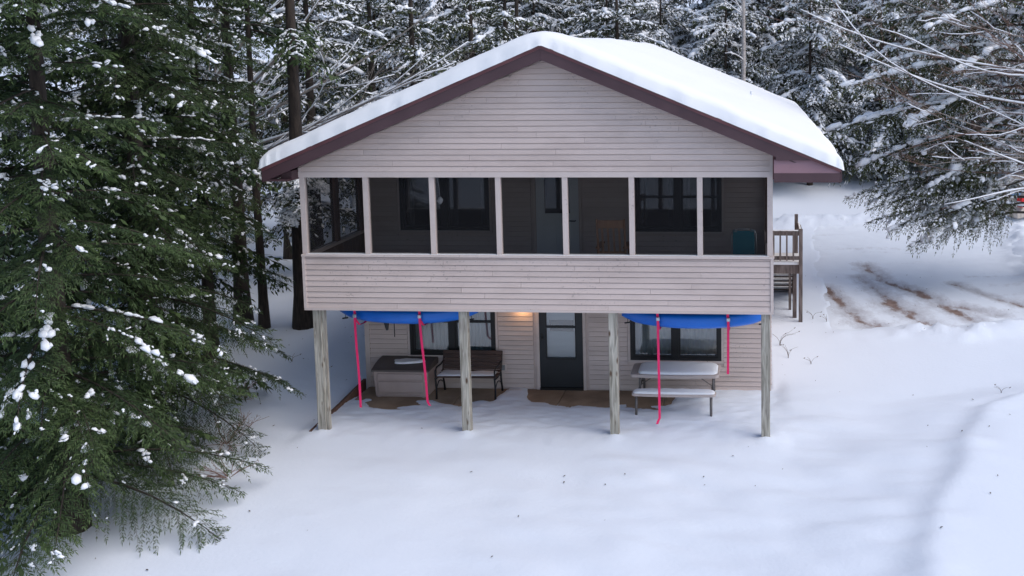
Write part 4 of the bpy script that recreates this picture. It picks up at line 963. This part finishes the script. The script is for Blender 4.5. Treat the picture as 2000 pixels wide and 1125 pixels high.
NL = [1.3, 1.8, 2.3, 2.3, 2.8]; FL = [1.6, 2.4, 3.2, 3.0]
near_defs = [  # x, y, height, trunk radius, crown base, widest bough, boughs per metre, snow, label
    (-1.98, -3.25, 12, .19, .75, 2.25, 12, .07, 'lush green hemlock with lowest drooping boughs reaching the open yard'),
    (-2.5, -.55, 12.5, .2, .6, 2.35, 11, .1, 'green hemlock whose bough tips reach toward the first support post'),
    (-4.3, -1.6, 12.5, .2, .5, 2.7, 11, .1, 'dense hemlock crowded between two other hemlocks left of the yard'),
    (-4.4, 2.2, 13, .22, 2.0, 2.9, 8, .14, 'tall hemlock with bare lower trunk behind the green yard hemlocks'),
    (-3.55, 3.1, 12, .13, 1.5, 2.2, 7, .16, 'slim hemlock with bough tips reaching the roof corner'),
]
for i, (x, y, Ht, r0, z0, Lm, pm, sn_, lab) in enumerate(near_defs):
    rg = np.random.default_rng(100+i); spec = crown_spec(rg, Ht, z0, 8.5, Lm, NL, pm, -.12, .42)
    va = math.atan2(-15.7-y, 7.6-x)
    for k in range(15): spec.append((rg.uniform(max(z0, 1.2), 8.6), va+rg.normal(0, .55), rg.uniform(-.2, .1), Lm*rg.uniform(.55, .95)/2.3, 2+int(rg.integers(2)), rg.uniform(-.25, .25)))
    spec = coarse(spec, x, y)
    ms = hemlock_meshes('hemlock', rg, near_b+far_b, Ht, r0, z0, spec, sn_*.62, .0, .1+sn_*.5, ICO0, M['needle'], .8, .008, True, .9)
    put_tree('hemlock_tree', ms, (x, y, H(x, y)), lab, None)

# back wood: a few builds shared by many trees
far_m = []
for i in range(5):
    rg = np.random.default_rng(300+i); Ht = (11.5, 12.5, 11, 13, 12)[i]; spec = crown_spec(rg, Ht, (1.6, 2.2, 1.4, 2.6, 1.8)[i], 8.5, 3.0, FL, 7.5, -.15, .42)
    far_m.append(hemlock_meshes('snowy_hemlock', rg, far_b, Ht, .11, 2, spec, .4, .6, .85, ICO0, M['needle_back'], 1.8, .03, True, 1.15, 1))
dark_m = []
for i in range(3):
    rg = np.random.default_rng(400+i); Ht = (11.5, 12.5, 11)[i]; spec = crown_spec(rg, Ht, (2.2, 3.0, 1.8)[i], 8, 2.6, FL, 6, -.12, .5)
    dark_m.append(hemlock_meshes('dusted_hemlock', rg, far_b, Ht, .18, 2, spec, .3, .25, .55, ICO0, M['needle_back'], 1.6, .03, True, 1.0, 1))
rg = np.random.default_rng(77)
def scatter(rows, meshes, label, group, xr, gap):
    for y0 in rows:
        x = xr[0]+rg.uniform(0, gap)
        while x < xr[1]:
            yy = y0+rg.uniform(-1.3, 1.3); put_tree('hemlock_tree', meshes[rg.integers(len(meshes))], (x, yy, H(x, yy)-.05), label, group, rg.uniform(0, 6.28), rg.uniform(.85, 1.2)); x += gap*rg.uniform(.7, 1.3)
scatter((25.5,), far_m, 'snow laden hemlock in the foremost row of the wood behind the cabin', 'hemlocks along the near edge of the back wood', (-14, 27), 2.9)
scatter((29, 33, 38), far_m, 'snow laden hemlock deeper in the wood, behind its foremost row', 'hemlocks deep in the back wood', (-14, 27), 2.9)
for x, y in ((-4.2, 9.5), (-7, 6.5), (-6.2, 12), (-2.8, 13.5), (-9.5, 10), (-.9, 17.5), (-10.5, 3.5), (-7.2, 1.5), (-5.5, 17), (-9.5, 15), (2.6, 20), (-13, 14), (-12, 19), (-3.0, 20.5)):
    put_tree('hemlock_tree', dark_m[rg.integers(3)], (x, y, H(x, y)-.05), 'lightly dusted dark hemlock in the wood beside the cabin', 'dark hemlocks left of the cabin', rg.uniform(0, 6.28), rg.uniform(.9, 1.1))
# bare dark trunks close behind the left corner
for i, (x, y, r0, lab) in enumerate(((-2.42, 4.9, .2, 'thick dark trunk standing closest to the cabin wall corner'), (-3.27, 4.75, .1, 'thinnest dark trunk in the row left of the cabin'), (-3.95, 5.1, .17, 'dark trunk furthest from the cabin in the row of bare trunks'))):
    rg2 = np.random.default_rng(500+i); spec = crown_spec(rg2, 13, 6.6, 6.7, 1.8, FL, 6)
    if i == 0: spec += [(3.1, -1.15, .1, .75, 4, .0), (3.5, -1.0, .12, .7, 5, .1), (2.7, -1.3, .1, .6, 4, 0.), (3.3, -.7, .1, .6, 4, 0.)]
    ms = hemlock_meshes('trunk_hemlock', rg2, far_b+[near_b[2], near_b[3]], 13, r0, 4, spec, .75 if i == 0 else .15, .0, .15, ICO0, M['needle'], .9, .01, True, .9)
    put_tree('hemlock_tree', ms, (x, y, H(x, y)), lab, None)
# snow-loaded hemlock overhanging the drive
rg = np.random.default_rng(611); tx, ty = 15.6, 10.2
long_b = [make_bough(rg, L, .1, .11, .011, .045, dr, hg, .3, .36) for L, dr, hg in ((3.0, .34, .6), (4.2, .34, .7), (5.2, .3, .75))]
for b_ in long_b: b_['sm'] = stem_mesh(b_)
spec = []
for z, ydeg, pt, L, bi in ((3.6, 187, .06, 5.5, 2), (3.1, 196, -.02, 4.4, 1), (2.6, 206, -.05, 3.6, 0), (4.6, 182, .06, 5.2, 2), (4.9, 198, .05, 4.6, 1), (5.8, 190, .1, 5.0, 2), (6.4, 176, .1, 4.8, 1), (7.2, 186, .12, 5.0, 2), (7.0, 202, .1, 4.2, 1), (8.2, 190, .12, 4.8, 1), (4.0, 214, -.05, 3.6, 0), (5.2, 168, .05, 4.4, 1), (6.0, 210, .05, 3.6, 0), (3.0, 172, .0, 4.2, 1), (8.6, 178, .15, 4.6, 1), (2.9, 190, .02, 4.6, 1), (2.4, 198, .02, 4.0, 1), (3.4, 212, .0, 3.4, 0), (3.3, 203, .04, 4.4, 1), (2.7, 181, .03, 5.0, 2), (3.9, 192, .0, 5.4, 2), (2.6, 193, .1, 5.6, 2), (2.2, 200, .12, 5.2, 2), (2.1, 207, .12, 4.6, 1), (1.9, 194, .14, 4.8, 1), (3.2, 188, .08, 6.0, 2), (1.8, 209, .14, 4.2, 1), (6.6, 188, .12, 6.0, 2), (5.4, 193, .1, 6.0, 2), (4.4, 188, .08, 6.2, 2), (7.6, 193, .14, 5.8, 2), (1.5, 203, .16, 4.6, 1), (1.6, 190, .15, 5.0, 2)):
    spec.append((z, math.radians(ydeg), pt, L/(3.0, 4.2, 5.2)[bi], bi, rg.uniform(-.2, .2)))
for k in range(46):
    z = 3.9+k*.19; bi = 3+rg.integers(1, 4); spec.append((z, rg.uniform(0, 6.28), rg.uniform(-.1, .2), rg.uniform(.7, 1.1)*(1-.05*k*.19), bi, rg.uniform(-.2, .2)))
ms = hemlock_meshes('drive_hemlock', rg, long_b+far_b, 13, .28, 2, spec, .3, .13, 1.0, ICO0, M['needle_drive'], 1.5, .014, True, 1.0, 1)
put_tree('hemlock_tree', ms, (tx, ty, H(tx, ty)), 'hemlock with long snow covered boughs sweeping low over the driveway', None)

# bare broadleaved trees
def grow(rng, segs, p, d, L, r, depth, up=.0, wob=.12, kids=6):
    n = max(4, int(L/.35)+2); P = [np.array(p, float)]; d = unit(np.array(d, float))
    for i in range(n): d = unit(d+wob*rng.standard_normal(3)*.5+np.array([0, 0, up*.08])); P.append(P[-1]+d*L/n)
    rr_ = np.linspace(r, max(r*.25, .003), n+1); segs.append((np.array(P), rr_))
    if depth <= 0: return
    for k in range(kids):
        t = rng.uniform(.2, .97); i = min(int(t*n), n-1); dd = unit(P[i+1]-P[i]); side = unit(np.cross(dd, rng.standard_normal(3)))
        nd = unit(dd*rng.uniform(.9, 1.3)+side*rng.uniform(.22, .5)); grow(rng, segs, P[i]+(P[i+1]-P[i])*(t*n-i), nd, L*rng.uniform(.28, .55)*(1.1-.5*t), rr_[i]*.55, depth-1, up, wob, max(3, kids-1))
def curve(rng, segs, A, B, sag, r, kids, depth=2, wob=.05, side_len=.32):
    A, B = np.array(A, float), np.array(B, float); n = 12; Lg = np.linalg.norm(B-A); P = []
    ph = rng.uniform(0, 6, 3)
    for i in range(n+1):
        t = i/n; q = A+(B-A)*t; q = q+np.array([0, 0, -sag*math.sin(math.pi*t)])+wob*np.sin(ph+t*5)*t*Lg*.35; P.append(q)
    P = np.array(P); rr_ = np.linspace(r, .006, n+1); segs.append((P, rr_))
    for k in range(kids):
        t = rng.uniform(.12, .96); i = min(int(t*n), n-1); dd = unit(P[i+1]-P[i]); nd = unit(dd+.26*rng.standard_normal(3)*np.array([.6, .9, .9])+np.array([0, 0, .05]))
        grow(rng, segs, P[i]+(P[i+1]-P[i])*(t*n-i), nd, Lg*side_len*rng.uniform(.6, 1.3)*(1.2-t*.7), rr_[i]*.42, depth-1, .02, .3, 5)
def bare_tree(name, base, segs, m, label, snow=.8, twig=None, rng=None):
    base = np.array(base, float); o = thing(name, label, 'tree', tuple(base)); mb = MB(); tw = MB(); sv = MB()
    for P, r in segs:
        big = r[0] > .018
        (mb if big else tw).tube(P, r, 6 if big else 3)
        if rng.random() < snow and r[0] > .005:
            T = np.gradient(P, axis=0); T = unit(T); ok = np.abs(T[:, 2]) < .85
            a, b_ = (0, len(P)) if big else sorted((int(rng.uniform(0, .4)*len(P)), len(P)))
            if ok.mean() > .6 and b_-a > 2:
                q = P[a:b_].copy(); rr_ = r[a:b_]; q[:, 2] += rr_*.8+.008; sv.tube(q, rr_*.85*rng.uniform(.6, 1.15, len(q))+.009, 5)
    for nm, k, mm in (('trunk', mb, m), ('twigs', tw, twig or m), ('snow', sv, M['tree_snow'])):
        if k.v:
            q_ = mesh_obj(nm, k.v, k.f, mm, o, True)
            if nm != 'trunk': q_['kind'] = 'stuff'
rg = np.random.default_rng(901); segs = []
P, r = trunk_mesh(9, .16, rg, .05); P = P+np.array([-7.0, 6.6, .5]); segs.append((P, r))
c0 = np.array([-6.6, 6.6, 4.0])
for B, sag, r_, kd, z in (((-3.0, 6.8, 8.3), -.1, .085, 7, .4), ((-1.8, 6.6, 8.5), .35, .08, 7, .2), ((.4, 6.9, 8.0), .4, .06, 8, .0), ((.9, 6.3, 6.8), .45, .05, 9, -.2), ((.6, 6.7, 6.3), .35, .045, 8, -.3), ((-1.0, 6.2, 5.9), .3, .04, 7, -.5), ((-1.5, 6.0, 5.1), .1, .03, 6, -.8), ((-4.4, 6.9, 8.6), -.1, .08, 5, .9)):
    curve(rg, segs, c0+np.array([0, 0, z]), B, sag, r_, kd)
bare_tree('maple_tree', (-7.0, 6.6, .5), segs, M['palebark'], 'leafless pale barked maple with snowy branches fanning toward the roof', .8, M['palebark'], rg)
rg = np.random.default_rng(905); segs = []
P, r = trunk_mesh(11, .2, rg, .05); P = P+np.array([16.2, 8.2, .5]); segs.append((P, r)); c0 = np.array([16.2, 8.2, 3.2])
for B, sag, r_, kd, z in (((8.7, 7.8, 7.5), .25, .028, 12, 2.4), ((10.2, 7.8, 8.0), .2, .026, 10, 3.2), ((9.7, 7.4, 6.6), .3, .028, 11, 1.7), ((10.4, 7.2, 5.7), .35, .026, 10, 1.1), ((11.0, 7.6, 4.9), .3, .026, 10, .7), ((11.3, 7, 3.9), -.25, .025, 9, .3), ((12.0, 6.9, 3.0), -.3, .03, 6, -.3), ((11.8, 7.2, 7.2), .2, .025, 11, 2.9), ((12.5, 7.2, 4.4), .2, .025, 9, .1)):
    curve(rg, segs, c0+np.array([0, 0, z]), B, sag, r_, kd)
for k in range(13): curve(rg, segs, c0+np.array([0, 0, rg.uniform(0, 3.4)]), (rg.uniform(9.2, 13), rg.uniform(6.4, 8.6), rg.uniform(3.6, 8.2)), rg.uniform(-.1, .5), rg.uniform(.014, .022), 6, 2, .16)
bare_tree('maple_tree', (16.2, 8.2, .5), segs, M['palebark'], 'leafless maple with reddish twigs spreading above the driveway', .4, M['redtwig'], rg)
rg = np.random.default_rng(911)
for x, y, lab, lean in ((6.95, 21.5, 'slender pale birch trunk rising just behind the roof slope', .25), (-1.9, 23.5, 'thin reddish barked trunk in the wood behind the roof ridge', -.1), (12.85, 25.6, 'slender trunk at the edge of the wood beyond the driveway', .05), (13.6, 27.0, 'thick dark trunk at the edge of the wood beyond the driveway', .0)):
    segs = []; b0 = np.array([x, y, H(x, y)-.1]); zz = np.linspace(0, 13, 12); r0 = .13 if 'thick' not in lab else .26
    segs.append((np.stack([b0[0]+lean*np.sin(zz*.25), b0[1]+0*zz, b0[2]+zz], -1), np.linspace(r0, .04, 12)))
    for k in range(12):
        z = rg.uniform(4, 11.5); grow(rg, segs, (b0[0]+lean*math.sin(z*.25), b0[1], b0[2]+z), (rg.uniform(-1, 1), rg.uniform(-1, .3), .3), rg.uniform(.8, 1.8), .02, 1)
    bare_tree('birch_tree' if 'birch' in lab else 'bare_tree', b0, segs, M['birch'] if 'birch' in lab else M['bark'], lab, .6, M['redtwig'], rg)

# ------------------------------------------------------------------ shrubs, weeds, litter
rg = np.random.default_rng(41)
for x, y, n, hgt, lab in ((-1.25, -.5, 16, .75, 'leafless red twig shrub between hemlock boughs and open yard'), (-.55, -1.7, 13, .55, 'low leafless red twig shrub at the yard edge'), (-2.0, 1.2, 12, .6, 'leafless shrub behind the overhanging hemlock bough')):
    o = thing('bare_shrub', lab, 'shrub', (x, y, H(x, y)))
    segs = []
    for k in range(n): a = rg.uniform(0, 6.28); grow(rg, segs, (x, y, H(x, y)-.02), (math.cos(a), math.sin(a), rg.uniform(.25, .9)), hgt*rg.uniform(.7, 1.2), .007, 2, 0, .35, 3)
    mb = MB()
    for P, r in segs: mb.tube(P, np.maximum(r, .0028), 3)
    mb.build('twigs', M['redtwig'], o)
for i, (x, y, hg, lab) in enumerate(((8.15, 4.6, .5, 'tallest arching dry weed beside the cabin wall'), (8.3, 3.9, .35, 'low dry weed on the snow slope beside the corner post'), (8.95, 6.4, .3, 'dry weed stalk poking from snow beside the stairs'), (9.25, 6.2, .22, 'short dry weed in snow between stairs and driveway'), (8.75, 3.6, .2, 'tiny dry weed in open snow below the stairs'), (12.13, 2.0, .2, 'single dry stalk on the open snow near the raised shelf'), (-1.7, 2.8, .22, 'small dry weed tuft on the slope beside the bare trunks'), (-.9, 2.5, .2, 'small dry weed stalk on the slope beside the first post'))):
    z = H(x, y); mb = MB()
    for k in range(5 if i < 2 else 3):
        a = rg.uniform(0, 6.28); P = [(x, y, z-.03)]
        for j in range(1, 6): t = j/5; P.append((x+math.cos(a)*hg*.8*t*t, y+math.sin(a)*hg*.5*t*t, z+hg*(t-.35*t*t)*rg.uniform(.9, 1.05)))
        mb.tube(P, np.linspace(.005, .002, 6), 3)
        if k % 2 == 0: mb.tube([P[-1], np.array(P[-1])+np.array([.03, 0, .02])], [.009, .003], 4)
    o = mb.build('dry_weed', M['weed'], None, org=(x, y, z)); tag(o, lab, 'weed')
mb = MB()
for k in range(150):
    if k < 60: x, y = rg.uniform(-1.5, 12), rg.uniform(-4.3, 4.5)
    elif k < 110: x, y = rg.uniform(8.9, 14), rg.uniform(5, 11)
    else: x, y = rg.uniform(-3, .2), rg.uniform(0, 5)
    if -.1 < x < 8 and y > .2: continue
    z = H(x, y)+.012; s = rg.uniform(.008, .028); a = rg.uniform(0, 3.1); c_, s_ = math.cos(a)*s, math.sin(a)*s
    mb.add([(x-c_, y-s_, z), (x+s_*.5, y-c_*.5, z+.006), (x+c_, y+s_, z+.01), (x-s_*.5, y+c_*.5, z+.006)], [(0, 1, 2, 3)])
o = mb.build('leaf_litter', M['leaf']); o['kind'] = 'stuff'; tag(o, 'scattered dead leaf bits lying on the snow', 'litter')
